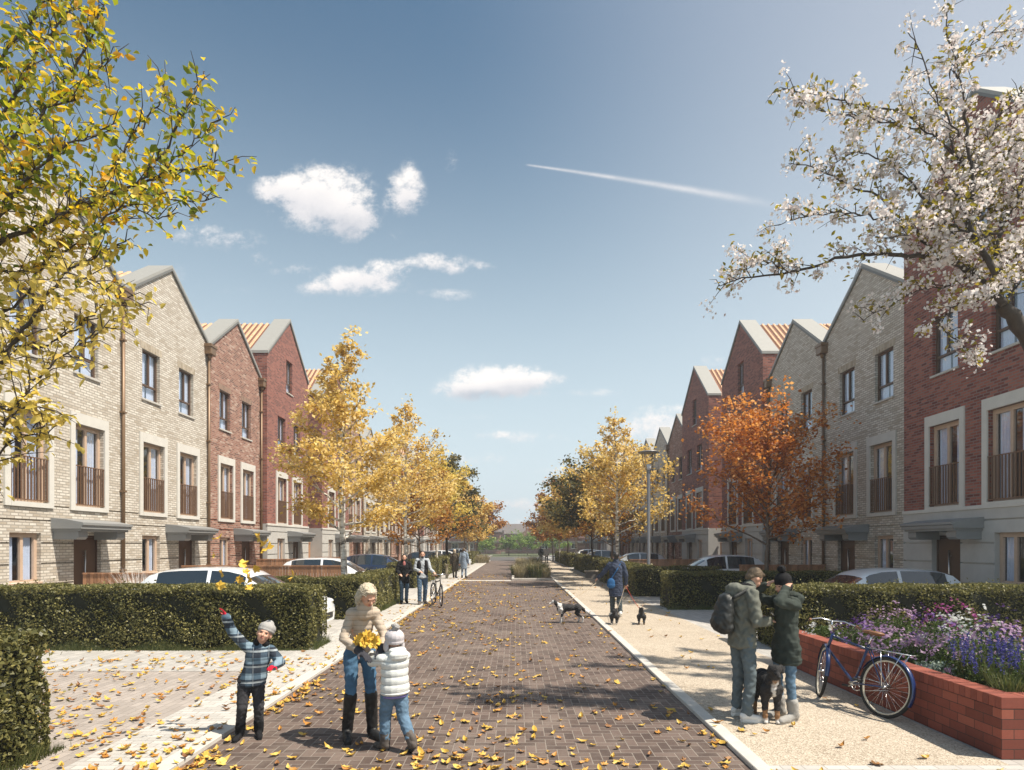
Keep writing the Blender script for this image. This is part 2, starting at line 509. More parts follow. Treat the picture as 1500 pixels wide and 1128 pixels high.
def gravel():
    m, t, b = newmat('bound_gravel')
    tc = t.node('ShaderNodeTexCoord')
    vo = t.node('ShaderNodeTexVoronoi', {'Vector': tc.outputs['Object'], 'Scale': 75.0})
    v1 = t.xyz(vo.outputs['Color'])[0]
    big = t.noise(tc.outputs['Object'], .7, 6, .6); mid = t.noise(tc.outputs['Object'], 9, 5, .75)
    k = t.math('ADD', t.math('MULTIPLY', v1, .45), t.math('ADD', t.math('MULTIPLY', big, .3), t.math('MULTIPLY', mid, .3)))
    col = t.ramp(k, [(.15, (.19, .145, .10)), (.42, (.38, .315, .24)), (.62, (.52, .445, .35)), (.9, (.68, .61, .51))])
    t.put(b.inputs['Base Color'], col); b.inputs['Roughness'].default_value = .9
    bn = t.node('ShaderNodeBump', {'Strength': .7, 'Distance': .008, 'Height': vo.outputs['Distance']})
    t.l.new(bn.outputs[0], b.inputs['Normal'])
    return m


M_ROAD = herringbone()
M_PAVE = pavers('pale_block_paving', (.50, .48, .445), .20, .10, (.30, .27, .24))
M_DRIVE = pavers('grey_drive_paving', (.37, .325, .29), .21, .105, (.19, .16, .14), rot=True, ms=.004)
M_PARK = pavers('bay_paving', (.44, .42, .39), .24, .16, (.26, .24, .22), rot=True)
M_GRAVEL = gravel()
M_KERB = simple('granite_kerb', (.56, .53, .48), .8, var=.12, vscale=3, bump=.2, bscale=90)
M_GRASSG = simple('far_ground', (.10, .12, .05), .95, var=.3, vscale=.2)
M_TARMAC = simple('tarmac', (.10, .095, .09), .9, var=.1, vscale=2)

sheet('ground', -2000, 2000, -30, 3000, -.03, M_GRASSG)
sheet('road', -3.09, 2.15, 1, 76, 0, M_ROAD)
sheet('end_road', -60, 60, 76, 100, -.008, M_TARMAC)
sheet('front_gardens', -12.2, -4.07, 9.78, 112, .03, M_PARK, .05)
sheet('driveway', -12.2, -4.07, -1, 9.78, .022, M_DRIVE, .045)
sheet('pavement', -4.07, -3.27, -1, 76, .034, M_PAVE, .06)
sheet('path', 2.30, 4.52, 5.6, 76, .03, M_GRAVEL, .05)
sheet('garden_path', 4.52, 12.2, 5.6, 112, .026, M_PARK, .05)
sheet('footway', 2.30, 12.2, -1, 5.6, .034, M_PAVE, .06)


def kerb_line(name, x0, x1, ya, yb):
    mb = MB(); y = ya
    while y < yb - .01:
        y2 = min(y + .915, yb)
        mb.bbox(x0, x1, y + .003, y2 - .003, -.05, .045, .007); y = y2
    o = mb.build(name, M_KERB); tag(o, kind='structure'); return o


kerb_line('left_kerb', -3.27, -3.09, 1, 76)
kerb_line('right_kerb', 2.15, 2.30, 1, 76)
mb = MB(); x = -3.09
while x < -.25:
    mb.bbox(x + .003, min(x + .95, -.22) - .003, 33.9, 34.5, -.05, .03, .007); x += .95
tag(mb.build('threshold_kerb', M_KERB), kind='structure')
# central planted island in the road
mb = MB()
mb.bbox(-.22, 2.15, 34.6, 34.75, -.05, .12, .012); mb.bbox(-.22, -.07, 34.75, 56, -.05, .12, .012); mb.bbox(-.22, 2.15, 56, 56.15, -.05, .12, .012)
tag(mb.build('island_kerb', M_KERB), kind='structure')
M_SOIL = simple('soil', (.05, .035, .022), .95, var=.4, vscale=12, bump=.6)
sheet('island_soil', -.07, 2.15, 34.75, 56, .08, M_SOIL)
# ---------------------------------------------------------------- houses
# local frame: facade in the plane x=0 looking to +x, house runs back to -x, along +y; scaled -1 in x for the right-hand terrace
def clip_poly(poly, r0, r1, y0, y1):
    """keep what lies under the straight roof line from (y0,r0) to (y1,r1)"""
    def val(p): return r0 + (r1 - r0) * (p[0] - y0) / (y1 - y0) - p[1]
    out = []
    for i in range(len(poly)):
        a, b = poly[i], poly[(i + 1) % len(poly)]
        va, vb = val(a), val(b)
        if va >= -1e-6: out.append(a)
        if (va > 1e-6 and vb < -1e-6) or (va < -1e-6 and vb > 1e-6):
            k = va / (va - vb); out.append((a[0] + (b[0] - a[0]) * k, a[1] + (b[1] - a[1]) * k))
    return out


def facade(W, zlo, zhi, roof, holes, grooves, mb, depth=.24):
    """front wall as a relief: holes = (y0,y1,z0,z1) run back by depth, grooves = z values of recessed joints"""
    ys = sorted(set([0, W / 2, W] + [h[0] for h in holes] + [h[1] for h in holes]))
    zs = set([zlo, zhi]) | {h[2] for h in holes} | {h[3] for h in holes}
    for g in grooves: zs |= {g - .02, g + .02}
    zs = sorted(z for z in zs if zlo <= z <= zhi)
    def dep(yc, zc):
        for h in holes:
            if h[0] < yc < h[1] and h[2] < zc < h[3]: return None
        for g in grooves:
            if abs(zc - g) < .02: return .055
        return 0.0
    ny, nz = len(ys) - 1, len(zs) - 1
    D = [[dep((ys[i] + ys[i + 1]) / 2, (zs[j] + zs[j + 1]) / 2) for j in range(nz)] for i in range(ny)]
    for i in range(ny):
        for j in range(nz):
            d = D[i][j]
            if d is None: continue
            poly = [(ys[i], zs[j]), (ys[i + 1], zs[j]), (ys[i + 1], zs[j + 1]), (ys[i], zs[j + 1])]
            if roof: poly = clip_poly(poly, roof(ys[i]), roof(ys[i + 1]), ys[i], ys[i + 1])
            if len(poly) >= 3: mb.add([(-d, p[0], p[1]) for p in poly], [tuple(range(len(poly)))])
            if j + 1 < nz and D[i][j + 1] is not None and D[i][j + 1] != d:
                z = zs[j + 1]; e = D[i][j + 1]
                mb.quad((-d, ys[i], z), (-d, ys[i + 1], z), (-e, ys[i + 1], z), (-e, ys[i], z))
    for (a, b, c, e) in holes:
        if c < zlo or e > zhi + .01: continue
        mb.quad((0, a, c), (-depth, a, c), (-depth, a, e), (0, a, e)); mb.quad((0, b, c), (-depth, b, c), (-depth, b, e), (0, b, e))
        mb.quad((0, a, c), (0, b, c), (-depth, b, c), (-depth, a, c)); mb.quad((0, a, e), (0, b, e), (-depth, b, e), (-depth, a, e))


def window(root, a, b, c, e, fm, kind):
    """casement window in the opening a..b, c..e"""
    f = MB(); x0, x1 = -.17, -.11; t = .055
    f.box(x0, x1, a, b, c, c + t); f.box(x0, x1, a, b, e - t, e)
    f.box(x0, x1, a, a + t, c + t, e - t); f.box(x0, x1, b - t, b, c + t, e - t)
    w_ = b - a
    if kind == 'upper':
        zt = c + (e - c) * .30
        f.box(x0 + .01, x1 + .012, a + t, b - t, zt - .03, zt + .03)
        f.box(x0 + .005, x1 + .008, a + w_ * .54 - .03, a + w_ * .54 + .03, zt + .03, e - t)
        f.box(x0 + .01, x1 + .015, a + t, a + t + .03, zt + .03, e - t)
    else:
        m = a + w_ * .5
        f.box(x0 + .005, x1 + .008, m - .045, m + .045, c + t, e - t)
        f.box(x0 + .01, x1 + .012, a + t, a + t + .06, c + t, e - t); f.box(x0 + .01, x1 + .012, b - t - .06, b - t, c + t, e - t)
        f.box(x0 + .01, x1 + .012, a + t + .06, b - t - .06, e - t - .06, e - t)
    o = f.build('window' if kind != 'door' else 'balcony_door', fm, root)
    g = MB(); g.quad((-.145, a + .02, c + .02), (-.145, b - .02, c + .02), (-.145, b - .02, e - .02), (-.145, a + .02, e - .02))
    g.build('pane', M_GLASS, o)
    cu = MB()
    for (k0, k1) in (((.03, .47), (.55, .97)) if kind == 'upper' else ((.04, .34), (.53, .90))):
        n = 10; ya, yb = a + w_ * k0, a + w_ * k1
        for i in range(n):
            p0, p1 = ya + (yb - ya) * i / n, ya + (yb - ya) * (i + 1) / n
            q0, q1 = -.205 + .02 * (i % 2), -.205 + .02 * ((i + 1) % 2)
            cu.quad((q0, p0, c + .05), (q1, p1, c + .05), (q1, p1, e - .03), (q0, p0, e - .03))
    cu.build('curtain', M_CURT, o, fix=False)
    if kind == 'upper':
        MB().bbox(-.11, .05, a - .05, b + .05, c - .065, c - .003, .006).build('sill', M_SILL, o)
    return o


def make_house(name, W, ze, za, brick, stone_base, tall, label):
    root = empty(name)
    Dp = 9.5
    def roof(y): return ze + (za - ze) * (1 - abs(y - W / 2) / (W / 2))
    if tall: c1, c2 = 1.82, 3.98
    else: c1, c2 = 1.57, 3.72
    jul = [(c1 - .6, c1 + .6, 3.06, 5.32), (c2 - .6, c2 + .6, 3.06, 5.32)]
    up = [(c1 - .6, c1 + .38, 6.73, 8.32), (c2 - .6, c2 + .38, 6.73, 8.32)]
    if tall: up = [(c1 - .5, c1 + .5, 6.73, 8.35), (c2 - .5, c2 + .5, 6.73, 8.35), (W / 2 - .42, W / 2 + .42, 9.8, 11.45)]
    gw = (c1 - .6, c1 + .38, 1.08, 2.3); dr = (c2 - .62, c2 + .5, .05, 2.26)
    zs = 2.98
    grooves = [1.0, 1.53, 2.05, 2.62, 3.0 if not stone_base else 2.3]
    lo = [h for h in (gw, dr)]
    wl = MB()
    if stone_base:
        facade(W, zs, za, roof, jul + up, [], wl)
        sb = MB(); facade(W, 0, zs, None, lo, [.5, 1.0, 1.53, 2.05, 2.62], sb)
        sb.quad((0, 0, 0), (-Dp, 0, 0), (-Dp, 0, zs), (0, 0, zs)); sb.quad((0, W, 0), (-Dp, W, 0), (-Dp, W, zs), (0, W, zs))
        so_ = sb.build('stone_base', M_STONE, root, fix=False); so_.location.x = .02
        z0 = zs
        cap = MB(); cap.bbox(-.02, .055, -.02, W + .02, zs - .08, zs + .02, .01)
        cap.build('string_course', M_SURR, root)
    else:
        facade(W, 0, za, roof, jul + up + lo, grooves, wl); z0 = 0
    for y in (0, W):
        wl.quad((0, y, z0), (-Dp, y, z0), (-Dp, y, ze), (0, y, ze))
    wl.add([(-Dp, 0, 0), (-Dp, W, 0), (-Dp, W, ze), (-Dp, W / 2, za), (-Dp, 0, ze)], [(0, 1, 2, 3, 4)])
    wl.build('wall', brick, root, fix=False)
    # soldier-course lintels over the upper windows, a touch proud
    for (a, b, c, e) in up:
        MB().box(-.02, .006, a - .1, b + .1, e + .004, e + .235).build('lintel', MATS[brick.name + '_soldier'], root)
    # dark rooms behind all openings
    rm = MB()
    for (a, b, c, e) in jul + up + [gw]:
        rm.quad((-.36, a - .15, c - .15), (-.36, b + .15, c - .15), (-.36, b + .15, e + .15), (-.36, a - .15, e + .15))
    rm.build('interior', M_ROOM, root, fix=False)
    for h in up: window(root, *h, M_FRAME_D, 'upper')
    wo = window(root, *gw, M_FRAME_L, 'low')
    MB().bbox(-.11, .03, gw[0] - .02, gw[1] + .02, gw[2] - .06, gw[2] - .004, .006).build('sill', M_FRAME_L, wo)
    for (a, b, c, e) in jul:
        s = MB(); x0, x1 = -.235, .045
        s.box(x0, x1, a - .17, a - .002, c - .12, e + .30); s.box(x0, x1, b + .002, b + .17, c - .12, e + .30)
        s.box(x0, x1 + .003, a - .002, b + .002, e + .002, e + .297); s.box(x0, x1 + .012, a - .002, b + .002, c - .122, c - .002)
        s.build('stone_surround', M_SURR, root)
        window(root, a, b, c, e, M_FRAME_L, 'door')
        rl = MB()
        rl.box(-.012, .03, a + .004, b - .004, 4.16, 4.185); rl.box(-.012, .03, a + .004, b - .004, 3.10, 3.125)
        n = 12
        for i in range(n):
            y = a + .03 + (b - a - .06) * i / (n - 1)
            rl.box(-.008, .022, y - .011, y + .011, 3.125, 4.16)
        rl.build('balcony_railing', M_RAIL, root)
    # front door with a steel pull handle
    d = MB(); d.bbox(-.20, -.14, dr[0] + .05, dr[1] - .05, .08, 2.2, .006)
    d.box(-.22, -.12, dr[0], dr[0] + .045, .05, 2.26); d.box(-.22, -.12, dr[1] - .045, dr[1], .05, 2.26); d.box(-.22, -.12, dr[0] + .045, dr[1] - .045, 2.205, 2.26)
    do = d.build('door', M_DOOR, root)
    hy = (dr[0] + dr[1]) / 2 + .02
    hd = MB(); hd.tube([(-.09, hy, .55), (-.09, hy, 1.85)], .022, 8)
    for z in (.7, 1.7): hd.tube([(-.14, hy, z), (-.09, hy, z)], .012, 6)
    hd.build('handle', M_STEEL, do)
    # canopy: slab with sloping metal top, moulded fascia and bracket boxes
    ca, cb = c2 - 1.02 - .5 + .05, c2 + .95 - .42 + .1
    ca, cb = c2 - 1.45, c2 + .62
    k = MB()
    k.prism([(0, 2.42), (.80, 2.42), (.80, 2.50), (.84, 2.52), (.84, 2.58), (.42, 2.66), (0, 2.70)], ca, cb, 'y')
    k.prism([(0, 2.36), (.74, 2.36), (.74, 2.42), (0, 2.42)], ca + .05, cb - .05, 'y')
    co = k.build('canopy', M_CANOPY, root)
    for y0 in (ca + .08, cb - .43):
        q = MB(); q.prism([(0, 2.14), (.60, 2.14), (.66, 2.2), (.66, 2.36), (0, 2.36)], y0, y0 + .35, 'y')
        q.build('bracket', M_CANOPY, co)
    # roof: ribbed clay tile slopes behind the gable parapet
    xf = -.78
    rf = MB()
    for sgn in (0, 1):
        y0, y1 = (0, W / 2) if sgn == 0 else (W, W / 2)
        dz = -.10
        rf.cur = 1
        rf.quad((xf, y0, ze + dz), (-Dp, y0, ze + dz), (-Dp, y1, za + dz), (xf, y1, za + dz))
        rf.cur = 0
        nr = 30
        for i in range(nr):
            xa = xf - (Dp + xf) * i / nr; xb = xa - .15
            pr = [(xa, 0), (xa - .03, .05), (xb + .03, .05), (xb, 0)]
            for q in range(3):
                (p, h), (p2, h2) = pr[q], pr[q + 1]
                rf.quad((p, y0, ze + dz + h + .02), (p2, y0, ze + dz + h2 + .02), (p2, y1, za + dz + h2 + .02), (p, y1, za + dz + h + .02))
    rf.build('roof', [M_TILE, M_TILE_PAN], root, fix=False)
    # coping: broad metal capping along both slopes of the gable
    cp = MB(); tck = .13
    for (ya, yb_, s) in ((-.03, W / 2, 1), (W + .03, W / 2, -1)):
        zA, zB = ze + .02, za + .04
        pts = []
        for (x) in (.06, -.78):
            pts += [(x, ya, zA), (x, yb_, zB), (x, yb_, zB + tck), (x, ya, zA + tck)]
        cp.add(pts, [(0, 1, 2, 3), (7, 6, 5, 4), (0, 4, 5, 1), (3, 2, 6, 7), (0, 3, 7, 4), (1, 5, 6, 2)])
    c_o = cp.build('coping', M_COPE, root)
    ed = MB()
    for (ya, yb_) in ((-.03, W / 2), (W + .03, W / 2)):
        ed.quad((.066, ya, ze - .04), (.066, yb_, za - .02), (.066, yb_, za + .02 + .05), (.066, ya, ze + .05))
    ed.build('drip_edge', M_EDGE, c_o, fix=False)
    pc = MB(); pc.quad((-.78, 0, ze - .1), (-.78, W / 2, za - .1), (-.78, W / 2, za + .05), (-.78, 0, ze + .05))
    pc.quad((-.78, W, ze - .1), (-.78, W / 2, za - .1), (-.78, W / 2, za + .05), (-.78, W, ze + .05)); pc.build('parapet', brick, root, fix=False)
    # bronze downpipe with hopper head at the far party line
    dp = MB(); ph = ze if not tall else ze - .4
    yp = W - .09 if not tall else W - .09
    dp.tube([(.075, yp, .05), (.075, yp, ph - .35)], .052, 10)
    for z in (1.2, 3.6, 6.0, 8.2): dp.box(.0, .14, yp - .075, yp + .075, z, z + .05)
    if not tall:
        dpo = dp.build('downpipe', M_BRONZE, root)
        h = MB(); h.bbox(-.02, .26, yp - .20, yp + .22, ph - .36, ph - .02, .02); h.bbox(-.03, .285, yp - .235, yp + .255, ph - .08, ph + .04, .01)
        h.tube([(.11, yp, ph - .5), (.11, yp, ph - .36)], [.05, .11], 8)
        h.build('hopper', M_BRONZE, dpo)
    return root


for nm, st, mo in (('pale_brick', [(0.0, (.30, .24, .17)), (1.0, (.52, .45, .35))], (.46, .41, .335)),
                   ('mottled_brick', [(0.0, (.20, .12, .08)), (1.0, (.36, .22, .15))], (.30, .25, .22)),
                   ('red_brick', [(0.0, (.16, .04, .028)), (1.0, (.37, .11, .075))], (.30, .25, .22))):
    brick_mat(nm + '_soldier', st, mo, bw=.225, rh=.075, soldier=True)

X0 = 12.0
protos = {}
protos['pale'] = make_house('terraced_house', 5.2, 9.73, 11.55, M_PALE, False, False, '')
protos['mottled'] = make_house('terraced_house', 5.2, 9.73, 11.55, M_MOT, False, False, '')
protos['tall'] = make_house('townhouse', 5.75, 11.0, 13.5, M_RED, True, True, '')
used_p = set()
ORD = ['first', 'second', 'third', 'fourth', 'fifth', 'sixth', 'seventh', 'eighth', 'ninth', 'tenth', 'eleventh', 'twelfth', 'thirteenth', 'fourteenth', 'fifteenth', 'sixteenth']
seqL = [('pale', 13.6, 18.78), ('pale', 18.78, 24.0), ('mottled', 24.0, 28.94), ('tall', 28.94, 34.67), ('tall', 37.15, 43.1),
        ('mottled', 43.1, 48.2), ('pale', 48.2, 53.5), ('pale', 53.5, 58.9), ('mottled', 58.9, 64.4), ('pale', 64.4, 69.8), ('tall', 69.8, 75.6), ('tall', 78, 83.8),
        ('mottled', 83.8, 89.0), ('pale', 89.0, 94.2), ('pale', 94.2, 99.4), ('mottled', 99.4, 104.6)]
seqR = [('tall', 12.8, 18.5), ('pale', 18.5, 23.9), ('pale', 23.9, 29.05), ('tall', 29.05, 34.8), ('tall', 37.2, 43.1),
        ('mottled', 43.1, 48.2), ('pale', 48.2, 53.6), ('pale', 53.6, 59.0), ('pale', 59.0, 64.5), ('mottled', 64.5, 69.9), ('tall', 69.9, 75.6), ('tall', 78, 83.8),
        ('mottled', 83.8, 89.0), ('pale', 89.0, 94.2), ('pale', 94.2, 99.4), ('mottled', 99.4, 104.6)]
DESC = {'pale': 'pale buff brick gabled house', 'mottled': 'mottled brown-red brick gabled house', 'tall': 'tall red brick townhouse on stone base'}
for side, seq in ((1, seqL), (-1, seqR)):
    for i, (kd, ya, yb) in enumerate(seq):
        if kd not in used_p: r = protos[kd]; used_p.add(kd)
        else: r = copy_tree(protos[kd])
        Wp = 5.75 if kd == 'tall' else 5.2
        pr = .3 if kd == 'tall' else 0.0
        r.location = (-side * (X0 - pr), ya, .03); r.scale = (side, (yb - ya) / Wp, 1)
        sd_ = 'left' if side == 1 else 'right'
        lab = f"{DESC[kd]}, {ORD[i]} from the camera in the {sd_} row"
        tag(r, lab, 'house', f'terraced houses along the {sd_} side')

# timber gates in the gaps between the townhouses, and low garden fences
def board_fence(name, x0, x1, y, h, label, cat='fence', group=None, along='x'):
    r = empty(name, (0, 0, 0), 0, label, cat, group)
    b = MB(); n = max(1, int(round((x1 - x0) / .10)))
    for i in range(n):
        a = x0 + (x1 - x0) * i / n
        b.box(a + .006, a + (x1 - x0) / n - .006, y - .012, y + .012, .06, h - .03 - random.random() * .004)
    b.build('boards', M_TIMBER, r)
    p = MB(); p.box(x0, x1, y - .035, y + .035, h - .03, h + .012)
    p.box(x0, x1, y + .013, y + .05, .3, .38)
    p.build('rail', M_TIMBER, r)
    return r


for side, nm, ya, yb in ((-1, 'left', 34.72, 37.1), (1, 'right', 34.85, 37.15)):
    r = empty('timber_gate', (side * 12.4, ya, .03), 0, f'tall boarded timber gate closing the gap between townhouses on the {nm} side', 'gate')
    b = MB(); n = 20; L = yb - ya
    for i in range(n): b.box(-.02, .02, L * i / n + .008, L * (i + 1) / n - .008, .05, 2.05)
    b.build('boards', M_TIMBER, r)
    b = MB(); b.box(-.05, .05, 0, L, 2.05, 2.12); b.build('rail', M_TIMBER, r)
board_fence('timber_fence', -11.9, -9.0, 16.9, 1.25, 'short low timber fence between the two nearest left gardens, behind the pale hedge', group='low timber garden fences')
board_fence('timber_fence', -11.9, -6.1, 21.9, 1.28, 'long low timber fence behind the white car on the left', group='low timber garden fences')
board_fence('timber_fence', -11.9, -8.2, 28.2, 1.36, 'low timber fence in front of the mottled brick house, farther left one', group='low timber garden fences')
board_fence('timber_fence', -11.6, -6.8, 35.6, 1.30, 'low timber fence beside the dark blue car on the left', group='low timber garden fences')
board_fence('timber_fence', 5.6, 11.5, 30.6, 1.28, 'low timber fence beyond the lamp post on the right', group='low timber garden fences')
board_fence('timber_fence', 8.6, 11.9, 23.6, 1.25, 'low timber fence below the orange maple on the right', group='low timber garden fences')
# ---------------------------------------------------------------- plants
M_LEAF_Y = leaf_mat('yellow_leaf', [(0.0, (.24, .15, .03)), (0.3, (.52, .37, .11)), (0.65, (.76, .59, .24)), (1.0, (.90, .79, .48))], .55)
M_LEAF_O = leaf_mat('orange_leaf', [(0.0, (.22, .07, .02)), (0.35, (.44, .17, .055)), (0.7, (.66, .32, .11)), (1.0, (.80, .52, .24))], .5)
M_LEAF_R = leaf_mat('russet_leaf', [(0.0, (.16, .06, .02)), (0.5, (.42, .20, .05)), (1.0, (.62, .36, .10))], .4)
M_LEAF_D = leaf_mat('olive_leaf', [(0.0, (.035, .04, .012)), (0.5, (.10, .095, .03)), (0.8, (.22, .17, .05)), (1.0, (.40, .28, .08))], .35)
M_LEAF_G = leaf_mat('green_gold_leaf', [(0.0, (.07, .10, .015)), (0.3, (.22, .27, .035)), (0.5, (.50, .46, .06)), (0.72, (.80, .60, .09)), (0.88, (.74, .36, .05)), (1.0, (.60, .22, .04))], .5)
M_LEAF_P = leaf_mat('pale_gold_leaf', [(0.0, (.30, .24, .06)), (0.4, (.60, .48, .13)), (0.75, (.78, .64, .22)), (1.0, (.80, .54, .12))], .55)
M_HEDGE = leaf_mat('hedge_leaf', [(0.0, (.035, .04, .014)), (0.35, (.11, .11, .04)), (0.7, (.24, .22, .08)), (1.0, (.40, .35, .14))], .25, .42)
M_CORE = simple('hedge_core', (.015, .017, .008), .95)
M_BARK = simple('bark', (.16, .12, .09), .9, var=.35, vscale=12, bump=.8, bscale=30)
M_BARKD = simple('dark_bark', (.055, .042, .035), .85, var=.3, vscale=14, bump=.8, bscale=30)
M_BLOS = leaf_mat('blossom', [(0.0, (.60, .47, .45)), (0.3, (.80, .73, .72)), (1.0, (.90, .88, .87))], .4, .6, 1.05)
M_BLEAF = leaf_mat('bronze_leaf', [(0.0, (.14, .12, .02)), (0.5, (.28, .24, .04)), (1.0, (.40, .28, .08))], .45)
M_TREEGREEN = leaf_mat('fresh_green_leaf', [(0.0, (.10, .16, .04)), (0.6, (.22, .32, .08)), (1.0, (.40, .48, .14))], .4)
mb_, tb_, bb_ = newmat('birch_bark')
tcb = tb_.node('ShaderNodeTexCoord'); xx, yy, zz = tb_.xyz(tcb.outputs['Object'])[:3]
nb1 = tb_.noise(tb_.comb(tb_.math('MULTIPLY', xx, 4.0), tb_.math('MULTIPLY', yy, 4.0), tb_.math('MULTIPLY', zz, 16.0)), 1.0, 4, .6)
nb2 = tb_.noise(tcb.outputs['Object'], 2.0, 3, .6)
tb_.put(bb_.inputs['Base Color'], tb_.ramp(tb_.math('ADD', tb_.math('MULTIPLY', nb1, .7), tb_.math('MULTIPLY', nb2, .3)), [(.40, (.06, .045, .035)), (.48, (.50, .46, .40)), (.6, (.74, .71, .65))]))
bb_.inputs['Roughness'].default_value = .8


def rand_frames(n, rng, up=0.35, droop=0.0):
    """n random orthonormal frames (a along the leaf, b across, c normal)"""
    nrm = rng.normal(size=(n, 3)); nrm[:, 2] = np.abs(nrm[:, 2]) + up
    nrm /= np.linalg.norm(nrm, axis=1)[:, None]
    a = rng.normal(size=(n, 3)); a[:, 2] -= droop
    a -= nrm * (a * nrm).sum(1)[:, None]; a /= np.linalg.norm(a, axis=1)[:, None] + 1e-9
    b = np.cross(nrm, a)
    return a, b, nrm


def leaves(name, pts, size, mat, parent, rng, shape='leaf', up=.35, droop=0.3, asp=.5):
    """one leaf at each point; each leaf its own island"""
    pts = np.asarray(pts); n = len(pts)
    a, b, c = rand_frames(n, rng, up, droop)
    s = (size * rng.uniform(.65, 1.3, n))[:, None]
    if shape == 'leaf':       # folded pointed oval: six corners, two faces each side of the midrib
        tip = pts + a * s + c * s * -.12
        v = np.stack([pts, pts + a * s * .35 + b * s * asp * .5 + c * s * .10, pts + a * s * .72 + b * s * asp * .38 + c * s * .06, tip,
                      pts + a * s * .72 - b * s * asp * .38 + c * s * .06, pts + a * s * .35 - b * s * asp * .5 + c * s * .10], 1)
        V = v.reshape(-1, 3); i0 = (np.arange(n) * 6)[:, None]
        Fq = np.concatenate([i0 + np.array([[0, 1, 2, 3]]), i0 + np.array([[0, 3, 4, 5]])], 0)
    else:                     # bent diamond
        v = np.stack([pts - a * s * .5, pts + b * s * asp * .5 + c * s * .08, pts + a * s * .5 - c * s * .05, pts - b * s * asp * .5 + c * s * .08], 1)
        V = v.reshape(-1, 3); i0 = (np.arange(n) * 4)[:, None]
        Fq = i0 + np.array([[0, 1, 2, 3]])
    return npmesh(name, V, Fq, mat, parent)


def wob(p0, p1, k, amp, rnd):
    """a gently crooked line between two points"""
    p0 = Vector(p0); p1 = Vector(p1); out = [p0]
    off = Vector((0, 0, 0))
    for i in range(1, k):
        t = i / k
        off += Vector((rnd.uniform(-1, 1), rnd.uniform(-1, 1), rnd.uniform(-1, 1))) * amp
        out.append(p0.lerp(p1, t) + off * math.sin(math.pi * t))
    out.append(p1); return out


def street_tree(loc, H, cr, ht, leafmat, barkmat, seed, label, cat='tree', group=None, nleaf=9000, lsize=.11, shape='ovate', name='street_tree', rt=.09, spire=False, lean=0):
    """loc base, H height, cr crown radius, ht height of lowest branch"""
    rnd = random.Random(seed); rng = np.random.default_rng(seed)
    root = empty(name, loc, rnd.uniform(0, 6), label, cat, group)
    tb = MB()
    top = Vector((rnd.uniform(-.2, .2), rnd.uniform(-.2, .2), H * .93))
    if not spire: top = Vector((rnd.uniform(-.3, .3), rnd.uniform(-.3, .3), H * .62))
    tr = wob((0, 0, 0), top, 8, .05, rnd)
    n = len(tr)
    tb.tube(tr, [rt * (1.25 if i == 0 else 1) * (1 - .82 * i / (n - 1)) for i in range(n)], 10)
    clusters = []
    nb = int(30 + H * 2) if spire else 26
    for i in range(nb):
        t = (i + rnd.random()) / nb
        z = ht + (top.z - ht) * (t ** .85)
        k = min(n - 2, int(z / top.z * (n - 1))); f_ = z / top.z * (n - 1) - k
        p = tr[k].lerp(tr[k + 1], f_)
        az = i * 2.4 + rnd.uniform(-.4, .4)
        if spire:
            q = (z - ht) / (H - ht)
            prof = (math.sin(math.pi * min(1, (q * .86 + .10)) ** .62)) * (1 - .45 * q)
            ln = cr * max(.16, prof) * rnd.uniform(.75, 1.25); el = rnd.uniform(.25, .75) + .3 * q
        else:
            q = t
            ln = (H - z) * rnd.uniform(.55, 1.0) if q > .5 else cr * rnd.uniform(.85, 1.25)
            el = .35 + q * .95 + rnd.uniform(-.2, .2); ln = min(ln, cr * 1.5)
            ln *= 1.05
        d = Vector((math.cos(az) * math.cos(el), math.sin(az) * math.cos(el), math.sin(el)))
        end = p + d * ln
        br = wob(p, end, 4, .05 * ln, rnd)
        r0 = rt * .42 * (1 - .6 * q)
        tb.tube(br, [r0, r0 * .75, r0 * .5, r0 * .3, r0 * .12], 5, cap=False)
        ns = max(3, int(ln * 4))
        for s in range(ns):
            u = .28 + .75 * (s + rnd.random()) / ns
            u = min(u, 1.0)
            kk = min(3, int(u * 4)); pp = br[kk].lerp(br[kk + 1], u * 4 - kk)
            sd = (d + Vector((rnd.gauss(0, .6), rnd.gauss(0, .6), rnd.gauss(.1, .5)))).normalized()
            sl = rnd.uniform(.25, .6) * min(1.2, ln * .5)
            e2 = pp + sd * sl
            tb.tube([pp, pp.lerp(e2, .5) + Vector((0, 0, .03)), e2], [r0 * .3, r0 * .2, .004], 4, cap=False)
            clusters += [(pp.lerp(e2, .45), sl * .33), (e2, sl * .42), (pp.lerp(e2, .8), sl * .36)]
    if spire:
        for s in range(6): clusters.append((top + Vector((rnd.gauss(0, .12), rnd.gauss(0, .12), rnd.uniform(0, H * .07))), .12))
    tb.build('trunk', barkmat, root)
    C = np.array([list(c[0]) for c in clusters]); S = np.array([c[1] for c in clusters])
    wts = (S + .05) * rng.uniform(0, 1.3, len(S)) ** 2; idx = rng.choice(len(C), nleaf, p=wts / wts.sum())
    pts = C[idx] + rng.normal(size=(nleaf, 3)) * (S[idx] * .75 + .05)[:, None] * np.array([1, 1, .7])
    leaves('crown', pts, lsize, leafmat, root, rng, 'diamond' if lsize < .2 else 'leaf', asp=.72, up=.5)
    return root


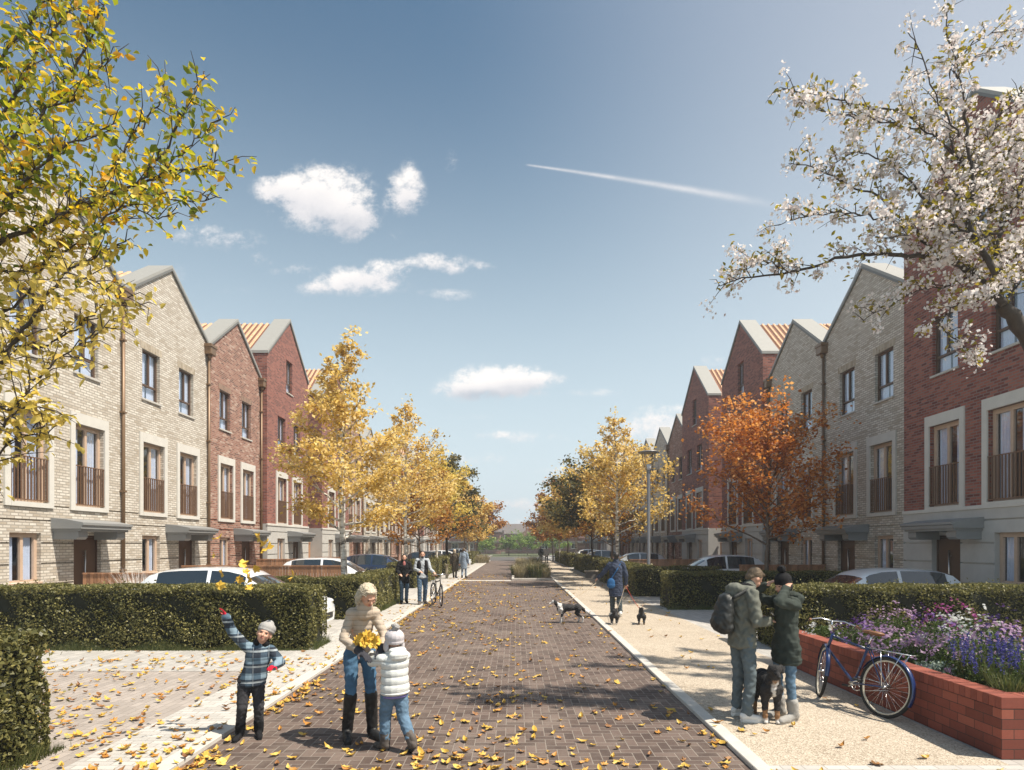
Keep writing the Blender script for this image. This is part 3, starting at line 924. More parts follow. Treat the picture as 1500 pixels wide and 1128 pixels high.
GL = 'autumn trees along the left side'; GR = 'autumn trees along the right side'
street_tree((-5.35, 19.2, .03), 8.7, 2.15, 2.1, M_LEAF_Y, mb_, 3, 'tall yellow birch with banded white trunk, nearest of the left row, behind the hedge', group=GL, nleaf=9000, lsize=.125, spire=True, rt=.115)
street_tree((-5.3, 29.6, .03), 9.1, 2.5, 2.4, M_LEAF_Y, mb_, 4, 'yellow birch with white trunk rising just behind the couple with a bicycle', group=GL, nleaf=6800, lsize=.145, spire=True, rt=.11)
street_tree((-5.4, 35.5, .03), 6.4, 2.3, 1.9, M_LEAF_R, M_BARK, 5, 'small orange maple between the second birch and the dark olive tree', group=GL, nleaf=5500, lsize=.16)
street_tree((-5.3, 48, .03), 8.9, 3.0, 2.2, M_LEAF_D, M_BARKD, 6, 'broad dark olive green tree with forked dark trunk on the left side', group=GL, nleaf=9000, lsize=.2, rt=.14)
street_tree((-5.2, 40.5, .03), 8.6, 2.5, 2.6, M_LEAF_P, mb_, 16, 'pale yellow birch just before the dark olive tree on the left', group=GL, nleaf=6500, lsize=.17, spire=True)
street_tree((-5.0, 60, .03), 8.4, 3.0, 2.2, M_LEAF_Y, M_BARK, 7, 'bright yellow tree just beyond the dark olive tree on the left', group=GL, nleaf=6000, lsize=.24, spire=True)
street_tree((-4.7, 74, .03), 7.6, 3.2, 1.9, M_LEAF_R, M_BARK, 8, 'orange tree ending the left row beside the far road', group=GL, nleaf=5000, lsize=.28)
street_tree((-5.0, 66, .03), 7.4, 2.6, 2.0, M_LEAF_Y, mb_, 9, 'yellow birch second from the far end of the left row', group=GL, nleaf=4500, lsize=.26, spire=True)

street_tree((8.70, 21.4, .03), 7.5, 2.1, 1.9, M_LEAF_O, M_BARK, 21, 'vivid orange maple with spreading crown before the grey brick houses on the right', group=GR, nleaf=10500, lsize=.13, rt=.095)
street_tree((5.0, 30, .03), 8.5, 2.6, 2.3, M_LEAF_Y, mb_, 22, 'tall golden birch with white trunk standing behind the man walking dogs', group=GR, nleaf=8000, lsize=.14, spire=True, rt=.11)
street_tree((5.1, 40, .03), 8.0, 3.0, 2.2, M_LEAF_D, M_BARKD, 23, 'dark olive tree right behind the tall golden birch on the right side', group=GR, nleaf=8000, lsize=.2)
street_tree((5.4, 35, .03), 6.0, 1.9, 1.8, M_LEAF_R, M_BARK, 29, 'low orange tree between the golden birch and the dark tree on the right', group=GR, nleaf=3500, lsize=.17)
street_tree((4.9, 49, .03), 7.9, 2.9, 2.2, M_LEAF_Y, mb_, 24, 'yellow birch following the dark olive tree in the right row', group=GR, nleaf=7000, lsize=.22, spire=True)
street_tree((4.9, 58, .03), 8.2, 2.9, 2.1, M_LEAF_R, M_BARK, 25, 'russet brown tree midway down the far end of the right row', group=GR, nleaf=6000, lsize=.24)
street_tree((4.8, 66, .03), 7.8, 2.9, 2.0, M_LEAF_Y, mb_, 26, 'yellow birch second from the far end of the right row', group=GR, nleaf=5000, lsize=.26, spire=True)
street_tree((4.6, 75, .03), 7.4, 3.0, 1.9, M_LEAF_R, M_BARK, 27, 'small russet tree ending the right row beside the far road', group=GR, nleaf=5000, lsize=.28)


# ---- hedges: a dark twiggy core and thousands of small leaves over a lumpy clipped shape
def hedge(x0, x1, y0, y1, h, label, dens=900, lsize=.05, seed=1, dead=None, faces='fblrt'):
    rng = np.random.default_rng(seed)
    z0 = .03
    root = empty('hedge', ((x0 + x1) / 2, (y0 + y1) / 2, z0), 0, label, 'hedge', 'clipped garden hedges')
    cx, cy = (x0 + x1) / 2, (y0 + y1) / 2
    hx, hy = (x1 - x0) / 2, (y1 - y0) / 2
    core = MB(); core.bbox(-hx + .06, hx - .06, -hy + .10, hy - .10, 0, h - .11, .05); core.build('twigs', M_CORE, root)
    pts = []
    def lump(p):
        q = p * 2.1
        return .05 * (np.sin(q[:, 0] * 1.9 + 1.3 * np.sin(q[:, 2] * 2.3 + seed)) + np.sin(q[:, 1] * 2.1 + q[:, 2] * 1.7) + np.sin(q[:, 0] * 4.3 + q[:, 1] * 5.1 + q[:, 2] * 3.3) * .6)
    specs = {'f': (2 * hx * h, lambda n: (rng.uniform(-hx, hx, n), np.full(n, -hy), rng.uniform(0, h, n)), (0, -1, 0)),
             'b': (2 * hx * h, lambda n: (rng.uniform(-hx, hx, n), np.full(n, hy), rng.uniform(0, h, n)), (0, 1, 0)),
             'l': (2 * hy * h, lambda n: (np.full(n, -hx), rng.uniform(-hy, hy, n), rng.uniform(0, h, n)), (-1, 0, 0)),
             'r': (2 * hy * h, lambda n: (np.full(n, hx), rng.uniform(-hy, hy, n), rng.uniform(0, h, n)), (1, 0, 0)),
             't': (4 * hx * hy, lambda n: (rng.uniform(-hx, hx, n), rng.uniform(-hy, hy, n), np.full(n, h)), (0, 0, 1))}
    for k in faces:
        A, fn, nr = specs[k]; n = int(A * dens)
        if n < 1: continue
        p = np.stack(fn(n), 1); nr = np.array(nr, float)
        dep = rng.exponential(.045, n); dep = np.minimum(dep, .16)
        # lumps and small gaps
        d = lump(p + np.array([cx, cy, 0])) - dep + rng.normal(0, .012, n)
        p = p + nr * d[:, None]
        # round the corners
        ex = np.clip(np.abs(p[:, 0]) - (hx - .12), 0, None); ey = np.clip(np.abs(p[:, 1]) - (hy - .12), 0, None); ez = np.clip(p[:, 2] - (h - .12), 0, None)
        sh = np.sqrt(ex ** 2 + ey ** 2 + ez ** 2); over = np.clip(sh - .13, 0, None) / (sh + 1e-6)
        p[:, 0] -= np.sign(p[:, 0]) * ex * over; p[:, 1] -= np.sign(p[:, 1]) * ey * over; p[:, 2] -= ez * over
        pts.append(p)
    pts = np.concatenate(pts)
    st = rng.random(len(pts)) < .012; pts[st] *= (1 + rng.uniform(.02, .09, (st.sum(), 1)))
    leaves('foliage', pts, lsize, M_HEDGE, root, rng, 'diamond', up=.1, droop=.1, asp=.65)
    return root


hedge(-8.5, -4.55, 3.2, 6.05, 1.2, 'nearest hedge at the left edge of the picture, large dark leaves', 2300, .05, 1, faces='brt')
hedge(-12.1, -3.9, 11.7, 12.75, 1.2, 'long dark green hedge across the left garden in front of the white car', 1900, .05, 2, faces='frt')
hedge(-7.6, -4.1, 16.4, 17.5, 1.12, 'short hedge block left of the kerbside path, behind the woman in the cream jacket', 1700, .055, 3, faces='frt')
hedge(-5.1, -4.1, 17.5, 22.3, 1.12, 'hedge running along the left pavement from the short block towards the couple with a bicycle', 1000, .06, 4, faces='rtb')
hedge(-5.9, -4.55, 28.0, 38, 1.15, 'long hedge behind the couple with a bicycle on the left pavement', 520, .08, 5, faces='frt')
hedge(-5.6, -4.4, 40, 57, 1.15, 'far left hedge beside the two people in long coats', 330, .10, 6, faces='frt')
hedge(-5.4, -4.3, 59, 75, 1.15, 'farthest left hedge reaching the end of the street', 240, .13, 7, faces='frt')
hedge(5.0, 14, 11.7, 13.0, 1.2, 'nearest right hedge behind the brick planter and the two people talking', 1900, .05, 8, faces='flt')
hedge(4.75, 12, 19.0, 20.2, 1.15, 'second hedge on the right, in front of the parked white hatchback', 1500, .055, 9, faces='flt')
hedge(4.55, 8, 23.6, 24.7, 1.15, 'third hedge on the right, beside the man walking dogs', 1000, .06, 10, faces='flt')
hedge(4.55, 5.6, 24.7, 33.5, 1.15, 'hedge along the right path behind the street lamp, near the block bench', 600, .075, 11, faces='lt')
hedge(4.75, 5.8, 37, 50, 1.15, 'far right hedge beyond the block bench', 380, .10, 12, faces='flt')
hedge(4.75, 5.8, 53, 74, 1.15, 'farthest right hedge reaching the end of the street', 240, .13, 13, faces='flt')


# ---- the big tree at the left edge, its trunk just outside the picture
def limb_tree(name, root_loc, limbs, label, barkmat, leaf_fn, seed, twig_len=(.15, .45), step=.085, group=None):
    rnd = random.Random(seed)
    root = empty(name, root_loc, 0, label, 'tree', group)
    o = Vector(root_loc); tb = MB(); tips = []
    for pts, r0, r1, dens in limbs:
        pts = [Vector(p) - o for p in pts]
        # smooth the polyline
        sm = []
        for i in range(len(pts) - 1):
            a = pts[max(0, i - 1)]; b = pts[i]; c = pts[i + 1]; d = pts[min(len(pts) - 1, i + 2)]
            for k in range(5):
                t = k / 5
                q = .5 * ((2 * b) + (c - a) * t + (2 * a - 5 * b + 4 * c - d) * t * t + (3 * b - 3 * c + d - a) * t ** 3)
                sm.append(q + Vector([rnd.gauss(0, .012) for _ in range(3)]))
        sm.append(pts[-1]); n = len(sm)
        tb.tube(sm, [r0 + (r1 - r0) * (i / (n - 1)) ** .8 for i in range(n)], 8)
        if dens <= 0: continue
        for i in range(n - 1):
            sg = sm[i + 1] - sm[i]; L = sg.length
            m = L / step * dens; m = int(m) + (rnd.random() < m - int(m))
            for _ in range(m):
                p = sm[i].lerp(sm[i + 1], rnd.random()); t = i / n
                d = (sg.normalized() * .7 + Vector((rnd.gauss(0, .65), rnd.gauss(0, .65), rnd.gauss(.12, .65)))).normalized()
                ln = rnd.uniform(*twig_len) * (1.15 - .5 * t)
                e = p + d * ln; mid = p.lerp(e, .5) + Vector((rnd.gauss(0, .02), rnd.gauss(0, .02), .03))
                tb.tube([p, mid, e], [.006, .004, .002], 4, cap=False)
                tips.append((p, mid, e, ln))
    tb.build('trunk', barkmat, root)
    leaf_fn(root, tips, random.Random(seed + 1), np.random.default_rng(seed))
    return root


def apple_leaves(root, tips, rnd, rng):
    up, lo = [], []
    o = root.location
    for p, m, e, ln in tips:
        k = max(3, int(ln * 30))
        for i in range(k):
            t = (i + rnd.random()) / k; q = p.lerp(m, t * 2) if t < .5 else m.lerp(e, t * 2 - 1)
            q = q + Vector((rnd.gauss(0, .03), rnd.gauss(0, .03), rnd.gauss(-.01, .03)))
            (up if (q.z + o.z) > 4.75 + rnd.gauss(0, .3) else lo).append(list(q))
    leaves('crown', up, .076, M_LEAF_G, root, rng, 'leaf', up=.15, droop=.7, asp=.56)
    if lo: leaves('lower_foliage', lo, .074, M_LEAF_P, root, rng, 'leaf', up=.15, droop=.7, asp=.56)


T = Vector((-6.3, 5.9, .03))
limbs = [([T, (-6.25, 5.9, 1.6), (-6.2, 5.9, 3.0), (-6.1, 5.9, 4.6), (-5.95, 5.9, 6.6), (-5.8, 5.9, 8.2)], .12, .03, 0)]
def LL(Y, pts, r0, d=1.0, r1=.004, start=None):
    out = [P(px, py, Y + (k - len(pts) / 2) * .05) for k, (px, py) in enumerate(pts)]
    if start is not None: out = [Vector(start)] + out
    limbs.append((out, r0, r1, d))
LL(5.6, [(-40, 380), (60, 330), (140, 290), (215, 265), (280, 245), (335, 235)], .028, 1.35, start=(-6.15, 5.9, 3.9))
LL(5.3, [(60, 325), (120, 300), (180, 280), (250, 292), (325, 290)], .012, 1.1)
LL(5.7, [(140, 290), (175, 235), (200, 190), (235, 150), (240, 120)], .012, 1.0)
LL(5.5, [(200, 268), (240, 225), (262, 180), (285, 130), (300, 105)], .010, .85)
LL(5.9, [(230, 262), (265, 225), (300, 190), (325, 175)], .008, .8)
LL(5.5, [(-40, 250), (20, 205), (70, 160), (110, 100), (140, 40), (155, 5)], .024, 1.5, start=(-6.1, 5.9, 4.8))
LL(5.8, [(-30, 200), (30, 130), (60, 70), (100, 20), (120, -30)], .02, 1.4)
LL(5.4, [(70, 160), (115, 140), (140, 110), (160, 85)], .010, 1.2)
LL(5.9, [(-40, 120), (20, 60), (60, 10), (90, -40)], .02, 1.5, start=(-5.95, 5.9, 6.2))
LL(5.2, [(-30, 310), (30, 270), (80, 225), (130, 200), (170, 180)], .016, 1.4)
LL(5.7, [(-30, 420), (40, 395), (100, 365), (150, 330), (190, 320)], .016, 1.3, start=(-6.15, 5.9, 3.4))
LL(5.2, [(-30, 560), (20, 505), (60, 450), (95, 400), (140, 375), (190, 350)], .026, 1.15, start=(-6.2, 5.9, 2.9))
LL(5.4, [(20, 505), (60, 510), (110, 480), (150, 450), (190, 440)], .012, 1.05)
LL(5.0, [(-30, 640), (10, 620), (50, 560), (90, 520), (130, 500), (160, 480)], .014, .9, start=(-6.2, 5.9, 2.5))
LL(5.3, [(-20, 690), (25, 640), (60, 640), (90, 620)], .010, .8)
LL(4.9, [(-20, 590), (10, 600), (40, 590), (60, 610), (60, 640)], .008, .9)
LL(5.6, [(-30, 470), (30, 440), (70, 380), (100, 330)], .014, 1.2)
LL(5.2, [(-30, 350), (10, 300), (40, 230), (60, 190)], .014, 1.4)
LL(5.1, [(95, 400), (130, 410), (165, 425), (205, 450)], .008, .9)
LL(5.35, [(150, 330), (185, 300), (230, 320), (260, 300)], .008, .8)
limb_tree('apple_tree', T, limbs, 'large green and golden leaved tree overhanging from the left edge', M_BARKD, apple_leaves, 31, step=.058)


# ---- flowering cherry at the right edge
def blossoms(root, tips, rnd, rng):
    pts, lf = [], []
    for p, m, e, ln in tips:
        k = max(1, int(ln * 9))
        for i in range(k):
            t = (i + rnd.random()) / k; q = p.lerp(m, t * 2) if t < .5 else m.lerp(e, t * 2 - 1)
            if t > .35 and rnd.random() < .85:
                r = rnd.uniform(.03, .062)
                for _ in range(rnd.randint(16, 30)):
                    pts.append([q.x + rnd.gauss(0, r), q.y + rnd.gauss(0, r), q.z + rnd.gauss(-.015, r * .85)])
            for _ in range(rnd.randint(1, 4)):
                lf.append([q.x + rnd.gauss(0, .04), q.y + rnd.gauss(0, .04), q.z + rnd.gauss(.02, .04)])
    leaves('blossom', pts, .042, M_BLOS, root, rng, 'diamond', up=.0, droop=0, asp=.95)
    leaves('crown', lf, .065, M_BLEAF, root, rng, 'leaf', up=.2, droop=.2, asp=.5)


T2 = Vector((6.95, 7.2, .1))
limbs = [([T2, (6.9, 7.2, 1.8), (6.6, 7.15, 3.4), P(1500, 490, 7.0), P(1468, 445, 6.9)], .12, .07, 0)]
LL(6.9, [(1468, 445), (1462, 390), (1466, 330), (1490, 300), (1530, 240)], .045, 1.3)
LL(6.9, [(1468, 445), (1425, 400), (1375, 380), (1320, 372), (1240, 376), (1160, 400), (1100, 405), (1052, 418)], .040, .9)
LL(6.7, [(1462, 400), (1420, 330), (1425, 270), (1418, 200), (1405, 120), (1388, 50), (1383, 10)], .034, .75)
LL(7.1, [(1425, 290), (1395, 210), (1392, 150), (1390, 90)], .014, .7)
LL(7.0, [(1375, 380), (1330, 330), (1290, 290), (1240, 270), (1190, 245), (1155, 240)], .018, 1.0)
LL(6.8, [(1400, 350), (1360, 300), (1330, 260), (1290, 235), (1245, 225), (1200, 265)], .016, .9)
LL(7.2, [(1420, 260), (1370, 200), (1320, 165), (1260, 155), (1200, 140), (1145, 130)], .018, 1.15)
LL(6.9, [(1370, 200), (1330, 185), (1280, 175), (1220, 165), (1170, 150)], .010, 1.1)
LL(6.6, [(1405, 200), (1370, 140), (1345, 70), (1330, 48)], .010, .7)
LL(7.0, [(1400, 100), (1430, 60), (1470, 45), (1500, 45)], .008, .5)
LL(7.2, [(1410, 90), (1450, 75), (1490, 60)], .006, .5)
LL(6.8, [(1330, 330), (1280, 320), (1230, 310), (1170, 320), (1140, 330)], .012, 1.0)
LL(7.3, [(1430, 300), (1470, 240), (1500, 190), (1540, 150)], .02, 1.2)
LL(6.6, [(1468, 340), (1430, 345), (1390, 330), (1350, 340), (1300, 350)], .014, 1.2)
LL(7.0, [(1425, 400), (1390, 420), (1350, 425), (1310, 445), (1265, 470)], .010, .75)
LL(6.8, [(1450, 430), (1410, 440), (1380, 470), (1400, 500), (1440, 520)], .010, .85)
LL(7.2, [(1440, 380), (1480, 370), (1520, 350)], .018, 1.5)
LL(6.9, [(1425, 270), (1450, 210), (1470, 160), (1500, 130)], .014, 1.1)
LL(6.7, [(1440, 350), (1400, 290), (1380, 250), (1340, 230)], .014, 1.2)
LL(7.1, [(1480, 330), (1450, 290), (1440, 240), (1450, 190)], .012, 1.3)
LL(6.9, [(1160, 400), (1120, 385), (1090, 395)], .006, 1.1)
LL(6.9, [(1468, 445), (1490, 420), (1520, 400)], .02, 1.2)
LL(8.0, [(1560, 330), (1640, 220), (1700, 130), (1760, 40)], .05, 1.5, start=(6.75, 7.2, 3.6))  # from here, unseen high limbs added to cast dappled shadow on the gravel
LL(8.4, [(1600, 230), (1620, 120), (1640, 0), (1650, -100)], .03, 1.5)
LL(8.8, [(1640, 160), (1600, 40), (1590, -60), (1600, -140)], .02, 1.5)
LL(9.0, [(1640, 200), (1720, 120), (1800, 100), (1860, 120)], .02, 1.4)
LL(7.6, [(1700, 130), (1720, 20), (1700, -80)], .02, 1.4)
LL(9.4, [(1640, 120), (1660, 0), (1700, -100)], .02, 1.4)
LL(8.2, [(1600, 60), (1570, -60), (1560, -150)], .015, 1.4)
LL(7.0, [(1466, 330), (1450, 280), (1470, 230), (1500, 200)], .012, 1.4)
LL(6.8, [(1490, 300), (1500, 260), (1540, 230)], .012, 1.4)
LL(7.1, [(1425, 400), (1400, 350), (1370, 320), (1380, 280)], .012, 1.3)
LL(6.9, [(1468, 420), (1500, 370), (1530, 320)], .014, 1.3)
LL(7.2, [(1440, 330), (1410, 310), (1440, 280)], .010, 1.3)
limb_tree('cherry_tree', T2, limbs, 'pink white blossoming cherry tree overhanging from the right edge', M_BARKD, blossoms, 41, twig_len=(.12, .42), step=.061)
# ---------------------------------------------------------------- figures: bodies and clothes grown as single skins
def _icos(c, r, rot=None, seg=14, ring=10):
    vs = []; c = Vector(c)
    for i in range(ring + 1):
        th = math.pi * i / ring
        for k in range(seg):
            ph = 2 * math.pi * k / seg
            v = Vector((r[0] * math.sin(th) * math.cos(ph), r[1] * math.sin(th) * math.sin(ph), r[2] * math.cos(th)))
            if rot is not None: v = rot @ v
            vs.append(c + v)
    fs = [(i * seg + k, i * seg + (k + 1) % seg, (i + 1) * seg + (k + 1) % seg, (i + 1) * seg + k) for i in range(ring) for k in range(seg)]
    return vs, fs


def skin(name, prims, vox, mat, parent, smooth=6, post=None, sub=False):
    """prims: ('c', p0, p1, r0, r1) tapered limb, ('e', centre, radii[, rotation]) ellipsoid -> one continuous surface"""
    mb = MB()
    for p in prims:
        if p[0] == 'c':
            a, b, r0, r1 = Vector(p[1]), Vector(p[2]), p[3], p[4]
            if (b - a).length > 1e-4:
                n = 5; mb.tube([a.lerp(b, i / (n - 1)) for i in range(n)], [r0 + (r1 - r0) * i / (n - 1) for i in range(n)], 12)
            for q, r in ((a, r0), (b, r1)): mb.add(*_icos(q, (r, r, r), None, 12, 8))
        else:
            mb.add(*_icos(p[1], p[2], p[3] if len(p) > 3 else None))
    me = bpy.data.meshes.new('tmp'); me.from_pydata(mb.v, [], mb.f); me.update()
    bm = bmesh.new(); bm.from_mesh(me); bmesh.ops.remove_doubles(bm, verts=bm.verts[:], dist=1e-5)
    bmesh.ops.recalc_face_normals(bm, faces=bm.faces[:]); bm.to_mesh(me); bm.free()
    o = bpy.data.objects.new('tmp', me); COL.objects.link(o)
    m = o.modifiers.new('r', 'REMESH'); m.mode = 'VOXEL'; m.voxel_size = vox
    if smooth:
        s = o.modifiers.new('s', 'SMOOTH'); s.factor = .5; s.iterations = smooth
    dg = bpy.context.evaluated_depsgraph_get()
    me2 = bpy.data.meshes.new_from_object(o.evaluated_get(dg)); me2.name = name
    bpy.data.objects.remove(o); bpy.data.meshes.remove(me)
    if post:
        n = len(me2.vertices); co = np.empty(n * 3, np.float32); no = np.empty(n * 3, np.float32)
        me2.vertices.foreach_get('co', co); me2.vertex_normals.foreach_get('vector', no)
        co = post(co.reshape(-1, 3), no.reshape(-1, 3)); me2.vertices.foreach_set('co', co.ravel().astype(np.float32)); me2.update()
    me2.polygons.foreach_set('use_smooth', np.ones(len(me2.polygons), bool))
    me2.materials.clear()
    return linkmesh(name, me2, mat, parent)


def quilt(step, amp, z0=0):
    def f(co, no):
        k = np.abs(np.sin((co[:, 2] - z0) * math.pi / step)) ** .5
        return co + no * ((k - .7) * amp)[:, None]
    return f


def crumple(amp, sc, seed=0):
    def f(co, no):
        q = co * sc
        k = np.sin(q[:, 0] * 1.7 + 2 * np.sin(q[:, 2] * 1.3 + seed)) * np.sin(q[:, 1] * 1.9 + 1.5 * np.sin(q[:, 2] * 2.1 + q[:, 0])) + .6 * np.sin(q[:, 2] * 3.1 + 2 * np.sin(q[:, 0] * 2.3 + q[:, 1] * 1.9))
        return co + no * (k * amp)[:, None]
    return f


M_SKIN = simple('skin', (.58, .33, .23), .55, var=.05)
M_SKIN2 = simple('skin_dark', (.28, .15, .10), .55)
M_EYE = simple('eye', (.03, .02, .02), .2)
M_LIP = simple('lip', (.50, .16, .14), .5)


def fabric(name, c, var=.18, sc=9, rough=.9, bump=.3):
    return simple(name, c, rough, var=var, vscale=sc, bump=bump, bscale=220, spec=.2)


F_JEAN = fabric('blue_denim', (.085, .135, .20), .3, 7)
F_JEAN2 = fabric('light_denim', (.13, .21, .30), .3, 7)
F_GREYT = fabric('grey_trouser', (.07, .085, .09), .25)
F_CHAR = fabric('charcoal_trouser', (.045, .045, .05), .25)
F_CREAM = fabric('cream_down', (.62, .51, .40), .06, 12, .6)
F_CREAM2 = fabric('cream_sleeve', (.60, .51, .42), .08, 12, .7)
F_WHITE = fabric('white_down', (.72, .74, .72), .05, 12, .6)
def puffer(name, c, step, k=.45):
    m = fabric(name, c, .06, 12, .6); t = NT(m.node_tree); b = t.n['Principled BSDF']
    col = b.inputs['Base Color'].links[0].from_socket
    tc = t.node('ShaderNodeTexCoord'); z = t.xyz(tc.outputs['Object'])[2]
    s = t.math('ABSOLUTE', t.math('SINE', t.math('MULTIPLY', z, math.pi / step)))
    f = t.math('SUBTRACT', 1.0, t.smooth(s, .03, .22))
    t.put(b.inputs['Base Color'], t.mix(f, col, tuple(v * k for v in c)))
    return m


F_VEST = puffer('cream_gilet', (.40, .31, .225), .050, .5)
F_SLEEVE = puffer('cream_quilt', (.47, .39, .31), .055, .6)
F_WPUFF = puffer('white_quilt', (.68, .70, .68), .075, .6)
F_OLIVE = fabric('olive_parka', (.155, .16, .135), .2)
F_DGREEN = fabric('dark_green_parka', (.045, .055, .048), .25)
F_BLACK = fabric('black_cloth', (.015, .015, .017), .3)
F_BLEATH = simple('black_leather', (.012, .012, .013), .55, var=.3, vscale=10)
F_PACK = simple('black_rucksack', (.022, .024, .023), .5, var=.4, vscale=7, bump=.3)
F_GBOOT = simple('grey_suede', (.33, .32, .30), .9, var=.15)
F_BBOOT = simple('taupe_suede', (.10, .085, .075), .85, var=.2)
F_SNEAK = simple('white_trainer', (.70, .70, .68), .6, var=.06)
F_GREYHAT = fabric('grey_knit', (.36, .35, .34), .15, 60)
F_WHAT = fabric('pale_knit', (.55, .52, .54), .12, 60)
F_GLOVE = fabric('grey_glove', (.05, .05, .06), .3)
F_REDG = fabric('red_mitten', (.50, .015, .04), .25)
F_NAVY = fabric('navy_coat', (.05, .063, .10), .25)
F_BAG = fabric('blue_bag', (.03, .11, .26), .2)
F_LILAC = fabric('lilac_hem', (.22, .19, .42), .1)
M_BLOND = simple('blond_hair', (.56, .48, .36), .6, var=.35, vscale=60, bump=.8, bscale=120)
M_BROWNH = simple('brown_hair', (.15, .105, .065), .6, var=.4, vscale=60, bump=.8, bscale=150)
M_DARKH = simple('dark_hair', (.02, .017, .015), .5, var=.4, vscale=60)
M_SOLE = simple('sole', (.03, .03, .03), .8)

# tartan of the boy's jacket
mt_, tt_, bt_ = newmat('blue_plaid')
tcp = tt_.node('ShaderNodeTexCoord'); xx, yy, zz = tt_.xyz(tcp.outputs['Object'])[:3]
def band(v, step, off, a, b):
    f_ = tt_.math('FRACT', tt_.math('ADD', tt_.math('DIVIDE', v, step), off))
    return tt_.math('MULTIPLY', tt_.math('GREATER_THAN', f_, a), tt_.math('LESS_THAN', f_, b))
nzp = tt_.noise(tcp.outputs['Object'], 16, 3)
hx_ = tt_.math('ADD', tt_.math('MULTIPLY', band(xx, .15, .1, .0, .42), .3), tt_.math('ADD', tt_.math('MULTIPLY', band(zz, .16, .05, .0, .40), .45), tt_.math('MULTIPLY', nzp, .25)))
thin = tt_.math('MULTIPLY', tt_.math('MAXIMUM', band(xx, .15, .0, .80, .83), band(zz, .16, .0, .70, .82)), tt_.math('ADD', nzp, .2))
cpl = tt_.ramp(hx_, [(0.0, (.012, .018, .03)), (.35, (.022, .035, .055)), (.6, (.07, .12, .17)), (.95, (.24, .33, .40))])
tt_.put(bt_.inputs['Base Color'], tt_.mix(thin, cpl, (.42, .47, .50))); bt_.inputs['Roughness'].default_value = .85


def limbjoints(H, pose):
    """default standing pose in fractions of height; x is the person's right, y forward"""
    J = dict(pelvis=(0, 0, .53), chest=(0, .0, .72), neck=(0, .0, .845), head=(0, .012, .925),
             rs=(.105, 0, .815), re=(.135, -.01, .64), rw=(.145, .03, .49), ls=(-.105, 0, .815), le=(-.135, -.01, .64), lw=(-.145, .03, .49),
             rh=(.052, 0, .52), rk=(.058, .015, .285), ra=(.06, -.01, .05), lh=(-.052, 0, .52), lk=(-.058, .015, .285), la=(-.06, -.01, .05),
             rtoe=None, ltoe=None)
    J.update(pose)
    for s in 'rl':
        if J[s + 'toe'] is None:
            a = J[s + 'a']; J[s + 'toe'] = (a[0] + (.02 if s == 'r' else -.02), a[1] + .11, a[2] - .028)
    return {k: Vector(v) * H for k, v in J.items()}


def hand_prims(w, e, H, spread=.35, curl=.5, side=1, back=None, up=None):
    """palm, four unequal bent fingers and a thumb leaving the side of the palm"""
    d = (w - e).normalized(); n = Vector(up) if up else Vector((0, 0, 1))
    s = d.cross(n)
    if s.length < .1: s = Vector((1, 0, 0))
    s.normalize(); n = s.cross(d).normalized()
    k = H / 1.7; out = [('e', w + d * .045 * k, (.040 * k, .040 * k, .022 * k), Matrix((s, d, n)).transposed())]
    out.append(('c', w - d * .02, w + d * .03 * k, .026 * k, .030 * k))
    for i, (off, L) in enumerate(((-.030, .062), (-.010, .074), (.011, .068), (.030, .052))):
        a = w + d * .075 * k + s * off * k
        b = a + (d + s * off * 4 * spread - n * curl * .4).normalized() * L * .5 * k
        c = b + (d + s * off * 4 * spread - n * curl * 1.3).normalized() * L * .5 * k
        out += [('c', a, b, .0095 * k, .0088 * k), ('c', b, c, .0086 * k, .0068 * k)]
    a = w + d * .02 * k + s * side * .033 * k; b = a + (d * .6 + s * side * .8 - n * .3).normalized() * .038 * k
    c = b + (d * .9 + s * side * .2 - n * .5).normalized() * .03 * k
    out += [('c', a, b, .012 * k, .0105 * k), ('c', b, c, .010 * k, .008 * k)]
    return out


def head_prims(J, H, look, hs=1.0):
    """skull, jaw, nose, ears; look = forward direction of the face"""
    h = J['head']; k = H * hs; f = Vector(look).normalized()
    u0 = (h - J['neck']).normalized(); sd = f.cross(u0).normalized(); u = sd.cross(f).normalized()
    M3 = Matrix((sd, f, u)).transposed()
    L = lambda x, y, z: h + M3 @ Vector((x, y, z)) * k
    pr = [('e', L(0, -.006, .012), (.043 * k, .052 * k, .052 * k), M3), ('e', L(0, .012, -.022), (.034 * k, .036 * k, .040 * k), M3),
          ('e', L(0, .028, -.045), (.018 * k, .016 * k, .014 * k), M3),
          ('c', L(0, .046, -.004), L(0, .060, -.020), .0055 * k, .0085 * k),
          ('e', L(.044, -.002, -.008), (.006 * k, .011 * k, .016 * k), M3), ('e', L(-.044, -.002, -.008), (.006 * k, .011 * k, .016 * k), M3),
          ('e', L(0, .045, .008), (.028 * k, .008 * k, .006 * k), M3), ('e', L(.02, .036, -.018), (.013 * k, .012 * k, .012 * k), M3), ('e', L(-.02, .036, -.018), (.013 * k, .012 * k, .012 * k), M3),
          ('c', J['neck'] - Vector((0, 0, .03 * H)), h + u * -.02 * k, .033 * H, .030 * k)]
    return pr, L, M3, k


